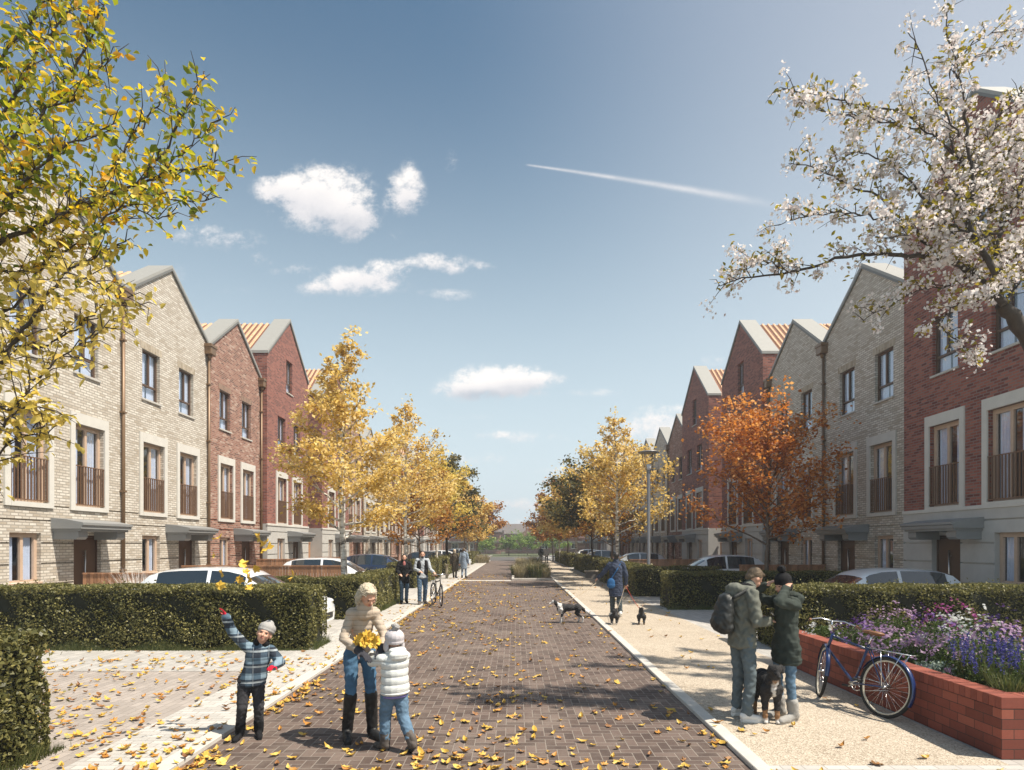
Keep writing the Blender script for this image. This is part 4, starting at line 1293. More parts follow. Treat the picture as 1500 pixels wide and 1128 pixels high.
def person(label, loc, face, H, pose, wear, look=None, skinm=M_SKIN, hs=1.0, vox=None, cat='person', hands=(.3, .5), group=None, fat=1.0):
    """face = direction (x, y) the body faces"""
    rz = math.atan2(face[1], face[0]) - math.pi / 2
    root = empty('person', loc, rz, label, cat, group)
    J = limbjoints(H, pose); vox = vox or H * .0062
    look = look or (0, 1, 0)
    hp, L, M3, k = head_prims(J, H, look, hs)
    body = list(hp)
    for s in 'rl':
        body += [('c', J[s + 's'], J[s + 'e'], .025 * H * fat, .019 * H), ('c', J[s + 'e'], J[s + 'w'], .019 * H, .014 * H),
                 ('c', J[s + 'h'], J[s + 'k'], .036 * H * fat, .025 * H), ('c', J[s + 'k'], J[s + 'a'], .024 * H, .014 * H), ('c', J[s + 'a'], J[s + 'toe'], .013 * H, .009 * H)]
        up = wear.get('handup')
        body += hand_prims(J[s + 'w'], J[s + 'e'], H, hands[0], hands[1], 1 if s == 'r' else -1, up=up)
    body += [('e', J['chest'], (.072 * H, .040 * H, .11 * H)), ('e', J['pelvis'], (.066 * H, .042 * H, .06 * H)), ('c', J['pelvis'], J['chest'], .045 * H, .045 * H),
             ('c', J['rs'], J['ls'], .026 * H, .026 * H)]
    bo = skin('body', body, vox, skinm, root, 3)
    # eyes, brows and mouth
    for sx in (-1, 1):
        ey = MB(); ey.add(*_icos(L(.0175 * sx, .0445, .0), (.0065 * k, .004 * k, .0042 * k), M3, 8, 6), True); ey.build('eye', M_EYE, root)
    li = MB(); li.add(*_icos(L(0, .0475, -.034), (.0125 * k, .004 * k, .0035 * k), M3, 8, 6), True); li.build('mouth', M_LIP, root)
    for fn in wear['parts']: fn(root, J, H, L, M3, k, vox)
    return root


# ---- garments (each returns a function that adds one part)
def trousers(mat, r=(.058, .040, .031), to=.05, wrinkle=.0028, low=None):
    def f(root, J, H, L, M3, k, vox):
        pr = [('e', J['pelvis'] + Vector((0, 0, -.015 * H)), (.086 * H, .062 * H, .06 * H))]
        for s in 'rl':
            a = J[s + 'k'].lerp(J[s + 'a'], low if low is not None else .93)
            pr += [('c', J[s + 'h'], J[s + 'k'], r[0] * H, r[1] * H), ('c', J[s + 'k'], a, r[1] * H, r[2] * H)]
        skin('trousers', pr, vox, mat, root, 3, crumple(wrinkle * H, 38 / H))
    return f


def coat(mat, hem=.44, r=.095, slv=(.040, .036, .030), depth=.062, flare=1.0, name='jacket', post=None, chest=1.0, collar=True, waist=.07):
    def f(root, J, H, L, M3, k, vox):
        pv = J['pelvis']; ch = J['chest']
        bot = Vector((pv.x, pv.y - .0, hem * H))
        pr = [('e', ch + Vector((0, 0, .01 * H)), (r * H * chest, (depth + .012) * H, .115 * H))]
        for i in range(15):
            t = i / 14
            c = ch.lerp(bot, t)
            q = max(0.0, min(1.0, (.60 - c.z / H) / .10))
            rr = r * (1 - waist * math.sin(math.pi * min(1, t * 1.15))) * (1 + (flare - 1) * t); rr = rr + (max(rr, .108 * flare) - rr) * q
            dd = (depth + .006) * (1 + (flare - 1) * t); dd = dd + (max(dd, .076) - dd) * q
            e_ = .030 if t > .9 else .045
            pr.append(('e', c, (rr * H, dd * H, e_ * H)))
        for s in 'rl':
            pr += [('c', J[s + 's'] - Vector((0, 0, .012 * H)), J[s + 'e'], slv[0] * H, slv[1] * H), ('c', J[s + 'e'], J[s + 'w'].lerp(J[s + 'e'], .04), slv[1] * H, slv[2] * H)]
        pr += [('c', J['rs'].lerp(J['neck'], .1), J['ls'].lerp(J['neck'], .1), .040 * H, .040 * H)]
        if collar: pr += [('c', J['neck'] - Vector((0, 0, .04 * H)), J['neck'] + (J['head'] - J['neck']) * .25, .05 * H, .044 * H)]
        skin(name, pr, vox, mat, root, 3, post or crumple(.003 * H, 30 / H))
    return f


def shoes(mat, h=.02, name='shoe', long=1.0, sole=None, shaft=0.0, sr=(.03, .028), q=1.0):
    def f(root, J, H, L, M3, k, vox):
        for s in 'rl':
            a, t = J[s + 'a'], J[s + 'toe']; d = (t - a); d.z = d.z * .5
            low = Vector((0, 0, -.022 * H))
            pr = [('c', a + low * .6 - d * .18, t + d * .12 * long + low * .1, .030 * H * q, .0245 * H * q), ('e', t - d * .35 + low * .3, (.030 * H * q, .034 * H * q, .026 * H * q)), ('c', a, a + Vector((0, 0, h * H)), .032 * H * q, .032 * H * q)]
            if shaft:
                pr.append(('c', a, a.lerp(J[s + 'k'], shaft), sr[1] * H, sr[0] * H))
            skin(name, pr, vox * .9, mat, root, 3, crumple(.0012 * H, 40 / H))
            if sole:
                mb = MB(); p0 = a + low * 1.75 - d * .3; p1 = t + d * .3 * long + low * .95
                mb.tube([p0, p0.lerp(p1, .5), p1], [.018 * H, .024 * H, .017 * H], 10); mb.build('sole', sole, root)
    return f


def ell(name, mat, spec, smooth=3, post=None, vs=1.0):
    """head-frame ellipsoids: list of (x,y,z, rx,ry,rz)"""
    def f(root, J, H, L, M3, k, vox):
        pr = [('e', L(*s[:3]), (s[3] * k, s[4] * k, s[5] * k), M3) for s in spec]
        skin(name, pr, vox * vs, mat, root, smooth, post(H) if post else None)
    return f


def curly(H):
    def f(co, no):
        q = co * 85
        n = np.sin(q[:, 0] + 2 * np.sin(q[:, 1] * 1.1)) * np.sin(q[:, 1] + 2 * np.sin(q[:, 2] * .9)) * np.sin(q[:, 2] * 1.1 + 2 * np.sin(q[:, 0] * .8))
        n2 = np.sin(q[:, 0] * 2.3 + q[:, 2] * 1.9) * np.sin(q[:, 1] * 2.1 - q[:, 2] * 2.2)
        return co + no * (n * .012 + n2 * .005)[:, None]
    return f


def knit(H):
    def f(co, no):
        return co + no * (np.abs(np.sin(co[:, 2] * 240)) * .0016)[:, None]
    return f


def glove(mat, sides='rl', spread=.3, curl=.6):
    def f(root, J, H, L, M3, k, vox):
        for s in sides:
            pr = hand_prims(J[s + 'w'], J[s + 'e'], H * 1.12, spread, curl, 1 if s == 'r' else -1)
            pr.append(('c', J[s + 'w'].lerp(J[s + 'e'], .15), J[s + 'w'], .027 * H, .026 * H))
            skin('glove', pr, vox * .8, mat, root, 2)
    return f


def cpart(name, mat, prims, post=None, vs=1.0, smooth=3):
    """part given in fractions of height, body frame; prims as for skin()"""
    def f(root, J, H, L, M3, k, vox):
        out = []
        for p in prims:
            if p[0] == 'c': out.append(('c', Vector(p[1]) * H, Vector(p[2]) * H, p[3] * H, p[4] * H))
            else: out.append(('e', Vector(p[1]) * H, tuple(x * H for x in p[2])) + tuple(p[3:]))
        skin(name, out, vox * vs, mat, root, smooth, post)
    return f


# ---- 1 the boy throwing leaves
H = 1.20
person('small boy in blue plaid jacket and grey beanie, one arm raised, tossing leaves', (-2.80, 6.52, .0), (.28, -1), H,
       dict(chest=(-.055, 0, .70), rs=(.03, 0, .80), re=(.155, .03, .945), rw=(.20, .05, 1.075), ls=(-.165, 0, .77), le=(-.245, .06, .66), lw=(-.20, .20, .655),
            neck=(-.075, .0, .815), head=(-.11, .02, .915), rk=(.07, .05, .28), ra=(.095, .0, .05), la=(-.055, -.03, .05), lk=(-.062, .02, .28)),
       dict(parts=[trousers(F_CHAR, (.064, .046, .040), low=.75), coat(mt_, hem=.475, r=.110, depth=.082, slv=(.046, .043, .040), flare=1.10, post=quilt(.075, .006)),
                   shoes(F_BLACK, .04, 'boot', 1.0, M_SOLE, .38, (.044, .042)),
                   ell('hat', F_GREYHAT, [(0, -.012, .040, .056, .062, .040), (0, -.01, .022, .056, .062, .018), (0, -.02, .066, .032, .034, .03)], 3, knit),
                   glove(F_REDG), cpart('collar', F_BLACK, [('c', (-.105, .0, .825), (-.06, .0, .835), .048, .048)])]),
       look=(0, .95, .28), hs=1.36)

# ---- 2 the woman
def vest(root, J, H, L, M3, k, vox):
    ch, pv = J['chest'], J['pelvis']; bot = Vector((pv.x, pv.y, .56 * H)); pr = []
    for i in range(12):
        t = i / 11; c = (ch + Vector((0, 0, .055 * H))).lerp(bot, t)
        pr.append(('e', c, (H * (.070 + .010 * math.sin(math.pi * min(1, t * 1.6 + .1)) - .006 * math.sin(math.pi * t)), .063 * H, .03 * H)))
    pr.append(('c', J['neck'] - Vector((0, .01 * H, .03 * H)), J['neck'] + Vector((0, .005 * H, .012 * H)), .040 * H, .036 * H))
    skin('gilet', pr, vox * .7, F_VEST, root, 2, quilt(.050, .014))
    zz = MB(); pts = [(ch + Vector((0, 0, .04 * H))).lerp(bot, i / 6) + Vector((0, .066 * H, 0)) for i in range(7)]
    zz.tube(pts, .006, 6); zz.build('zip', M_BRONZE, root)
def curls(root, J, H, L, M3, k, vox):
    rr = random.Random(4); mb = MB()
    for i in range(210):
        a = rr.uniform(-2.5, 2.5); zz = rr.uniform(-.052, .062); q = (1 - max(0, zz) ** 2 / .0050) ** .5 if zz > 0 else 1 - zz * 1.2
        q = max(q, .25); r_ = .053 * min(q, 1.12)
        if abs(a) < .0: continue
        x, y = math.sin(a) * r_, -math.cos(a) * r_ * 1.0 - .008
        if y > .008 and zz < .036: continue
        c0 = L(x, y, zz); pts = []
        for t in range(9):
            an = t * 1.5 + i; pts.append(c0 + Vector((math.cos(an) * .010, math.sin(an) * .010, -t * .0042)) )
        mb.tube(pts, [.0045] * 8 + [.002], 5)
    mb.build('curls', M_BLOND, root)


H = 1.70
person('blond woman in cream quilted jacket, jeans and tall black boots, bending forward', (-1.64, 6.50, .0), (.52, -1), H,
       dict(pelvis=(0, -.03, .54), chest=(0, .045, .715), neck=(-.0, .11, .83), head=(-.008, .155, .895), rs=(.074, .06, .775), re=(.125, .095, .64), rw=(.055, .245, .575),
            ls=(-.074, .07, .775), le=(-.118, .13, .645), lw=(-.055, .27, .585), rh=(.052, -.02, .52), lh=(-.052, -.02, .52),
            rk=(.065, .03, .29), ra=(.075, -.03, .05), lk=(-.06, .02, .285), la=(-.075, -.0, .045)),
       dict(parts=[trousers(fabric('deep_denim', (.07, .15, .25), .3, 7), (.050, .034, .030), low=.12), coat(F_SLEEVE, hem=.545, r=.070, depth=.054, slv=(.031, .027, .022), post=quilt(.055, .008), waist=.12),
                   vest,
                   shoes(F_BLEATH, .06, 'boot', 1.0, M_SOLE, .93, (.041, .034)),
                   ell('hair', M_BLOND, [(0, -.018, .020, .052, .052, .050), (.044, -.022, -.018, .020, .028, .038), (-.044, -.022, -.018, .020, .028, .038), (0, -.044, -.02, .042, .024, .042),
                                         (0, .022, .046, .036, .024, .014)], 1, curly), curls,
                   glove(F_GLOVE)]),
       look=(-.25, .82, -.55), hs=1.02)

# ---- 3 the girl
H = 1.20
person('little girl in white puffer jacket and pale bobble hat, seen from behind', (-1.20, 6.10, .0), (-.62, .78), H,
       dict(rs=(.10, .02, .775), re=(.12, .14, .72), rw=(.07, .27, .735), ls=(-.10, .02, .775), le=(-.13, .13, .73), lw=(-.07, .27, .76),
            neck=(0, .0, .81), head=(0, .015, .905), rk=(.06, -.03, .28), ra=(.075, -.17, .085), rtoe=(.08, -.09, .02), lk=(-.055, .06, .275), la=(-.055, .06, .05), pelvis=(0, -.01, .50)),
       dict(parts=[trousers(F_JEAN2, (.066, .050, .044), low=.8), coat(F_WPUFF, hem=.49, r=.122, depth=.092, slv=(.052, .047, .040), post=quilt(.075, .012), flare=1.05),
                   cpart('hem', F_LILAC, [('e', (0, -.01, .458), (.112, .088, .022))]),
                   shoes(F_BBOOT, .05, 'boot', 1.0, M_SOLE, .36, (.046, .042)),
                   cpart('hood', F_WHITE, [('e', (0, -.075, .80), (.088, .05, .05)), ('e', (0, -.05, .835), (.08, .055, .03))], quilt(.05, .006)),
                   ell('hat', F_WHAT, [(0, -.012, .028, .060, .066, .050), (0, -.012, .0, .060, .065, .02), (.052, -.005, -.03, .014, .03, .035), (-.052, -.005, -.03, .014, .03, .035)], 3, knit),
                   ell('pompom', F_GREYHAT, [(0, -.03, .092, .026, .026, .024)], 1, curly), glove(F_GLOVE)]),
       look=(.1, 1, .05), hs=1.34)

# ---- 4 the man with a rucksack
H = 1.80
person('man in olive hooded parka with a black rucksack, head bowed over his phone', (2.62, 7.12, .03), (.93, .22), H,
       dict(chest=(0, .01, .72), neck=(0, .045, .835), head=(0, .095, .900), rs=(.105, .01, .80), re=(.135, .02, .635), rw=(.055, .16, .63),
            ls=(-.105, .01, .80), le=(-.135, .035, .635), lw=(-.05, .165, .64), rk=(.07, .02, .285), ra=(.085, -.02, .05), lk=(-.055, .015, .285), la=(-.07, .01, .05)),
       dict(parts=[trousers(fabric('slate_trouser', (.12, .15, .165), .25), (.052, .038, .033), low=.94, wrinkle=.0035), coat(F_OLIVE, hem=.475, r=.094, depth=.072, slv=(.039, .036, .030), flare=1.03, post=crumple(.0042 * H, 17)),
                   shoes(F_SNEAK, .0, 'shoe', .9, F_SNEAK, q=.80),
                   cpart('hood', F_OLIVE, [('e', (0, -.045, .835), (.078, .055, .04)), ('e', (0, -.06, .80), (.06, .045, .05)), ('c', (-.055, .0, .83), (-.04, .05, .835), .03, .022), ('c', (.055, .0, .83), (.04, .05, .835), .03, .022)], crumple(.004, 20)),
                   cpart('scarf', F_BLACK, [('e', (0, .035, .85), (.052, .052, .026))], crumple(.004, 30)),
                   ell('hair', M_BROWNH, [(0, -.014, .022, .048, .053, .050), (0, .020, .050, .034, .028, .016), (0, -.04, -.012, .036, .02, .03)], 1, lambda H: crumple(.003, 160)),
                   cpart('rucksack', F_PACK, [('e', (0, -.115, .755), (.070, .045, .055)), ('e', (0, -.125, .70), (.080, .055, .08)), ('e', (0, -.135, .65), (.086, .060, .085)), ('e', (0, -.13, .60), (.086, .058, .055)), ('e', (0, -.18, .62), (.06, .03, .05)), ('c', (-.02, -.10, .80), (.02, -.10, .80), .012, .012)], crumple(.004, 22)),
                   cpart('strap', F_PACK, [('c', (.065, -.09, .79), (.07, .0, .835), .014, .014), ('c', (.07, .0, .835), (.075, .075, .76), .014, .013), ('c', (.075, .075, .76), (.085, .02, .64), .013, .012)], vs=.8),
                   cpart('strap', F_PACK, [('c', (-.065, -.09, .79), (-.07, .0, .835), .014, .014), ('c', (-.07, .0, .835), (-.075, .075, .76), .014, .013), ('c', (-.075, .075, .76), (-.085, .02, .64), .013, .012)], vs=.8)]),
       look=(0, .78, -.62), hs=.98)

# ---- 5 the woman in the bobble hat
H = 1.68
person('woman in dark green parka, black bobble hat and grey boots, hands at her face', (3.12, 7.08, .03), (-.93, -.30), H,
       dict(neck=(0, .01, .845), head=(0, .03, .925), rs=(.105, .01, .805), re=(.16, .17, .845), rw=(.085, .10, .915), ls=(-.105, .01, .80), le=(-.15, .19, .825), lw=(-.085, .075, .905),
            rk=(.06, .02, .285), ra=(.06, .0, .05), lk=(-.05, .01, .285), la=(-.055, -.01, .05)),
       dict(handup=(0, .3, 1), parts=[trousers(F_JEAN2, (.046, .033, .030), low=.85, wrinkle=.003), coat(F_DGREEN, hem=.40, r=.083, depth=.066, slv=(.037, .034, .027), flare=1.10, post=crumple(.0042 * H, 16)),
                   shoes(F_GBOOT, .05, 'boot', 1.05, F_GBOOT, .34, (.041, .036)),
                   cpart('hood', F_DGREEN, [('e', (0, -.06, .825), (.085, .06, .05)), ('e', (0, -.03, .855), (.078, .055, .03))], crumple(.004, 20)),
                   ell('hat', F_BLACK, [(0, -.012, .032, .054, .060, .050), (0, -.01, .012, .055, .061, .02)], 3, knit), ell('pompom', F_BLACK, [(0, -.02, .104, .028, .028, .026)], 1, curly),
                   ell('hair', M_DARKH, [(0, -.03, -.02, .046, .036, .045)], 2)]),
       look=(0, .9, -.25), hs=1.0)

# ---- 6 the man walking dogs
H = 1.80
person('man in knee length navy coat with a blue shoulder bag, walking away holding dog leads', (2.80, 17.1, .03), (.06, 1), H,
       dict(ls=(-.105, 0, .81), le=(-.19, .02, .68), lw=(-.265, .07, .60), re=(.15, -.01, .64), rw=(.155, .05, .50), rk=(.05, .01, .285), ra=(.055, -.10, .07), rtoe=(.06, -.0, .015), lk=(-.05, .06, .285), la=(-.05, .05, .05), hd=(0, 0, 0)),
       dict(parts=[trousers(F_GREYT, (.055, .042, .036)), coat(F_NAVY, hem=.33, r=.108, depth=.074, slv=(.042, .038, .03), flare=1.05), shoes(F_SNEAK, .01),
                   ell('hair', M_DARKH, [(0, -.018, .022, .049, .052, .052), (0, -.04, -.012, .036, .02, .03)], 1),
                   cpart('shoulder_bag', F_BAG, [('e', (-.085, -.09, .53), (.062, .03, .07)), ('e', (-.085, -.09, .49), (.066, .034, .05))]),
                   cpart('strap', F_BAG, [('c', (-.09, -.085, .58), (.0, -.095, .72), .010, .010), ('c', (.0, -.095, .72), (.085, -.01, .855), .010, .010), ('c', (.085, -.01, .855), (.03, .09, .74), .010, .010)], vs=.7)]),
       vox=.011)

# ---- 7 the couple with the bicycle
H = 1.80
person('man in dark gilet over a pale shirt walking a bicycle along the left pavement', (-3.12, 20.6, .034), (.25, -1), H,
       dict(le=(-.14, .06, .65), lw=(-.19, .16, .60), re=(.14, .02, .66), rw=(.06, .13, .62), rk=(.055, .05, .285), ra=(.055, .05, .05), lk=(-.055, .0, .285), la=(-.05, -.08, .06)),
       dict(parts=[trousers(F_JEAN, (.055, .042, .036)), coat(fabric('pale_shirt', (.42, .45, .48), .3, 20), hem=.50, r=.086, depth=.056, slv=(.036, .033, .028), name='shirt'),
                   cpart('gilet', F_BLACK, [('e', (.062, -.0, .72), (.052, .078, .12)), ('e', (-.062, -.0, .72), (.052, .078, .12)), ('e', (.055, -.0, .60), (.05, .075, .10)), ('e', (-.055, -.0, .60), (.05, .075, .10)), ('e', (0, -.035, .66), (.09, .05, .17))]),
                   shoes(F_BBOOT, .03), ell('hair', M_DARKH, [(0, -.016, .022, .049, .053, .052), (0, .022, -.048, .030, .026, .026)], 1)]), vox=.011)
H = 1.68
person('woman in long black coat with long dark hair, left of the man with the bicycle', (-3.78, 20.9, .034), (.15, -1), H,
       dict(re=(.14, .02, .66), rw=(.08, .12, .60), le=(-.14, .02, .66), lw=(-.08, .12, .60), rk=(.05, .05, .285), ra=(.05, .05, .05), lk=(-.05, .0, .285), la=(-.04, -.07, .06)),
       dict(parts=[trousers(F_JEAN, (.052, .040, .034)), coat(F_BLACK, hem=.42, r=.112, depth=.072, slv=(.044, .040, .032)), shoes(F_BLACK, .03),
                   cpart('scarf', simple('rose_scarf', (.45, .16, .15), .9), [('e', (0, .06, .80), (.03, .02, .06))]),
                   ell('hair', M_DARKH, [(0, -.02, .022, .052, .056, .054), (.04, -.02, -.06, .02, .03, .07), (-.04, -.02, -.06, .02, .03, .07), (0, -.04, -.06, .04, .025, .07)], 1)]), vox=.011)
# ---- 8 two far walkers left, two far walkers right
LC = fabric('light_blue_coat', (.26, .33, .42), .2)
person('distant person in pale blue grey overcoat walking away on the left pavement', (-3.05, 36.4, .034), (.1, 1), 1.78, dict(rk=(.05, .05, .285), ra=(.05, .07, .05), la=(-.05, -.07, .06)),
       dict(parts=[trousers(LC), coat(LC, hem=.33, r=.10, slv=(.042, .038, .03)), shoes(F_BLACK), ell('hair', M_BROWNH, [(0, -.016, .022, .049, .053, .052)], 1)]), vox=.016)
BC = fabric('brown_coat', (.09, .075, .055), .2)
person('distant person in long brown coat on the left pavement', (-3.62, 36.6, .034), (.1, 1), 1.72, dict(rk=(.05, .05, .285), ra=(.05, -.05, .05), la=(-.05, .07, .05)),
       dict(parts=[trousers(BC), coat(BC, hem=.27, r=.105, slv=(.042, .038, .03)), shoes(F_BLACK), ell('hair', M_BLOND, [(0, -.02, .015, .052, .056, .06), (0, -.035, -.04, .045, .03, .05)], 1)]), vox=.016)
person('farthest walker in dark jacket with a backpack near the end of the right path', (2.75, 66, .03), (0, 1), 1.75, dict(ra=(.05, .07, .05), la=(-.05, -.07, .06)),
       dict(parts=[trousers(F_CHAR), coat(F_GREYT, hem=.47), shoes(F_BLACK), cpart('rucksack', F_BLACK, [('e', (0, -.12, .68), (.075, .06, .11))]), ell('hair', M_DARKH, [(0, -.016, .022, .049, .053, .052)], 1)]), vox=.022)
person('farthest walker in light grey jacket near the end of the right path', (3.35, 66, .03), (0, 1), 1.68, dict(ra=(.05, -.07, .05), la=(-.05, .07, .06)),
       dict(parts=[trousers(F_CHAR), coat(F_GREYHAT, hem=.47), shoes(F_BLACK), ell('hair', M_DARKH, [(0, -.016, .022, .05, .055, .056)], 1)]), vox=.022)


# ---- dogs.  local frame: nose towards +x, z up
def dog(label, loc, heading, h, cols, parts_fn, vox=.008, wide=1.15, tall=1.0):
    rz = math.atan2(heading[1], heading[0])
    root = empty('dog', loc, rz, label, 'dog')
    parts_fn(root, h, cols, vox)
    root.scale.y = wide; root.scale.z = tall
    return root


def fur_mat(name, rules, base, sc=1):
    """base coat with patches; rules = list of (axis, lo, hi, colour, softness) in the dog's own space"""
    m, t, b = newmat(name)
    tc = t.node('ShaderNodeTexCoord'); v = t.xyz(tc.outputs['Object'])
    nz = t.math('MULTIPLY', t.math('SUBTRACT', t.noise(tc.outputs['Object'], 14, 4), .5), .10)
    col = t.mix(t.noise(tc.outputs['Object'], 90, 3), tuple(c * .6 for c in base), tuple(c * 1.5 for c in base))
    for conds, c in rules:
        f = None
        for ax, lo, hi in conds:
            q = t.math('ADD', v[ax], nz)
            k = t.math('MULTIPLY', t.smooth(q, lo - .012, lo + .012), t.math('SUBTRACT', 1.0, t.smooth(q, hi - .012, hi + .012)))
            f = k if f is None else t.math('MULTIPLY', f, k)
        col = t.mix(f, col, c)
    t.put(b.inputs['Base Color'], col); b.inputs['Roughness'].default_value = .8
    nb = t.noise(tc.outputs['Object'], 120, 4, .7)
    bn = t.node('ShaderNodeBump', {'Strength': .8, 'Distance': .01, 'Height': nb}); t.l.new(bn.outputs[0], b.inputs['Normal'])
    return m


def dog_body(root, h, mat, vox, head=(.40, 0, 1.0), L=1.05, tail=((-.52, .72), (-.70, .50), (-.88, .42)), look=(1, 0, -.1), fluff=.0, ears='flop', legs=None, deep=1.0):
    """h = shoulder height"""
    V = lambda x, y, z: Vector((x, y, z)) * h
    hx = .44 * L
    pr = [('e', V(hx * .62, 0, .70), (.24 * h, .135 * h, .21 * h * deep)), ('e', V(0, 0, .74), (.33 * h, .15 * h, .18 * h)), ('e', V(-hx * .75, 0, .74), (.20 * h, .15 * h, .18 * h)),
          ('c', V(hx * .9, 0, .82), V(*head) - Vector(look).normalized() * .04 * h, .125 * h, .085 * h)]
    f = Vector(look).normalized(); hd = V(*head)
    sd = f.cross(Vector((0, 0, 1))).normalized(); u = sd.cross(f)
    M3 = Matrix((f, -sd, u)).transposed()
    Q = lambda x, y, z: hd + M3 @ Vector((x, y, z)) * h
    pr += [('e', Q(0, 0, .01), (.115 * h, .088 * h, .088 * h), M3), ('c', Q(.07, 0, -.025), Q(.205, 0, -.045), .052 * h, .034 * h), ('e', Q(.06, 0, .035), (.05 * h, .05 * h, .035 * h), M3)]
    for s in (1, -1):
        dxf, dxb = ((.0, .0) if not legs else (legs[0] * s, legs[1] * -s))
        pr += [('c', V(hx * .72, s * .09, .66), V(hx * .60 + dxf * .3, s * .10, .46), .095 * h, .068 * h), ('c', V(hx * .60 + dxf * .3, s * .10, .46), V(hx * .66 + dxf * .8, s * .095, .22), .060 * h, .046 * h),
               ('c', V(hx * .66 + dxf * .8, s * .095, .22), V(hx * .66 + dxf, s * .095, .05), .044 * h, .038 * h), ('e', V(hx * .72 + dxf, s * .095, .03), (.055 * h, .036 * h, .030 * h)),
               ('c', V(-hx * .85, s * .085, .68), V(-hx * .70 + dxb * .3, s * .10, .44), .105 * h, .062 * h), ('c', V(-hx * .70 + dxb * .3, s * .10, .44), V(-hx * 1.10 + dxb * .8, s * .095, .25), .060 * h, .044 * h),
               ('c', V(-hx * 1.10 + dxb * .8, s * .095, .25), V(-hx * 1.04 + dxb, s * .095, .05), .042 * h, .036 * h), ('e', V(-hx * .98 + dxb, s * .095, .03), (.055 * h, .034 * h, .030 * h))]
        if ears == 'flop':
            pr += [('c', Q(-.03, s * .075, .06), Q(-.02, s * .11, -.045), .036 * h, .030 * h)]
        else:
            pr += [('c', Q(-.04, s * .055, .07), Q(-.045, s * .085, .19), .036 * h, .010 * h)]
    tp = [V(-hx * .98, 0, .80)] + [V(x, 0, z) for x, z in tail]
    rr = [.04 + fluff * .3, .045 + fluff, .05 + fluff, .025 + fluff * .3]
    for i in range(len(tp) - 1): pr.append(('c', tp[i], tp[i + 1], rr[i] * h, rr[i + 1] * h))
    skin('body', pr, vox, mat, root, 2, crumple(.006 * h, 60 / h * .3))
    n = MB(); n.add(*_icos(Q(.235, 0, -.035), (.022 * h, .024 * h, .020 * h), M3, 8, 6), True); n.build('nose', M_SOLE, root)
    for s in (1, -1):
        e = MB(); e.add(*_icos(Q(.085, s * .045, .045), (.012 * h, .012 * h, .012 * h), M3, 8, 6), True); e.build('eye', M_EYE, root)


BLK = (.018, .017, .018); WHT = (.62, .60, .57); TAN = (.28, .15, .07)
# the dog facing us between the two talkers
h = .60
mdog = fur_mat('tricolour_fur', [([(0, .20, .60), (1, -.024, .024), (2, .20, .50)], WHT), ([(2, -.1, .14)], TAN), ([(0, .29, .6), (2, .44, .505), (1, -.03, .03)], TAN), ([(0, .12, .5), (2, -.1, .055)], WHT)], BLK)
dog('black dog with white chest and tan legs standing between the two people talking', (2.90, 7.08, .03), (-.12, -1), h, None,
    lambda r, h_, c, v: dog_body(r, h_, mdog, v, head=(.56, 0, 1.06), L=.95, look=(1, 0, -.22), fluff=.02, tail=((-.55, .62), (-.62, .45), (-.66, .32))), .008)
h = .60
mcol = fur_mat('collie_fur', [([(0, .19, .31), (2, .28, .62)], WHT), ([(2, -.1, .18)], WHT), ([(0, .40, .7)], WHT), ([(0, -.9, -.42)], WHT)], BLK)
dog('black and white collie standing on the brick road, facing left', (1.40, 16.05, .0), (-1, -.08), h, None,
    lambda r, h_, c, v: dog_body(r, h_, mcol, v, head=(.66, 0, 1.02), L=1.12, look=(1, 0, -.12), fluff=.04, tail=((-.66, .62), (-.82, .50), (-.95, .58)), legs=(.05, .06), deep=1.25), .011, 1.4, .88)
mblk = fur_mat('black_fur', [([(2, -.1, .05)], (.16, .10, .05))], BLK)
mblk2 = fur_mat('black_white_fur', [([(2, -.1, .06)], WHT), ([(0, .12, .3), (2, .0, .22)], WHT)], BLK)
dog('small black terrier with white paws at the feet of the dog walker, left one', (2.50, 15.5, .03), (.25, 1), .36, None,
    lambda r, h_, c, v: dog_body(r, h_, mblk2, v, head=(.50, 0, 1.15), L=1.0, look=(1, .3, 0), fluff=.03, ears='up', tail=((-.52, 1.0), (-.50, 1.18), (-.42, 1.25)), deep=1.2), .009, 1.8, .85)
dog('small black terrier with upright tail, right of the pair beside the dog walker', (3.18, 15.5, .03), (.2, 1), .36, None,
    lambda r, h_, c, v: dog_body(r, h_, mblk, v, head=(.50, 0, 1.2), L=.95, look=(1, -.3, 0), fluff=.02, ears='up', tail=((-.55, 1.05), (-.62, 1.3), (-.66, 1.45)), deep=1.2), .009, 1.8, .85)


def lead(pts, label, mat, r=.007):
    mb = MB(); mb.tube(pts, r, 6); o = mb.build('dog_lead', mat); tag(o, label, 'lead', 'dog leads'); return o


M_LEAD = simple('red_lead', (.45, .05, .03), .6)
M_LEAD2 = simple('tan_lead', (.45, .36, .25), .7)
def sag(a, b, s, n=8):
    a, b = Vector(a), Vector(b)
    return [a.lerp(b, i / n) - Vector((0, 0, s * 4 * (i / n) * (1 - i / n))) for i in range(n + 1)]
lead(sag((2.33, 17.25, 1.02), (1.20, 16.02, .50), .07), 'pale lead running down from the left hand of the dog walker to the collie', M_LEAD2)
lead(sag((3.10, 17.2, .86), (3.22, 15.62, .33), .05), 'red lead from the right hand of the dog walker to a small black dog', M_LEAD)
lead(sag((3.06, 17.2, .86), (2.56, 15.62, .33), .04), 'lead to the small terrier with white paws', M_LEAD2, .005)
tel = MB(); tel.bbox(-.035, .035, -.005, .005, -.07, .07, .004)
ph = tel.build('phone', simple('phone_glass', (.5, .5, .52), .2)); ph.location = (3.02, 7.13, 1.20); ph.rotation_euler = (R(-40), 0, R(80)); tag(ph, 'small mobile phone held by the man in the olive parka', 'phone')
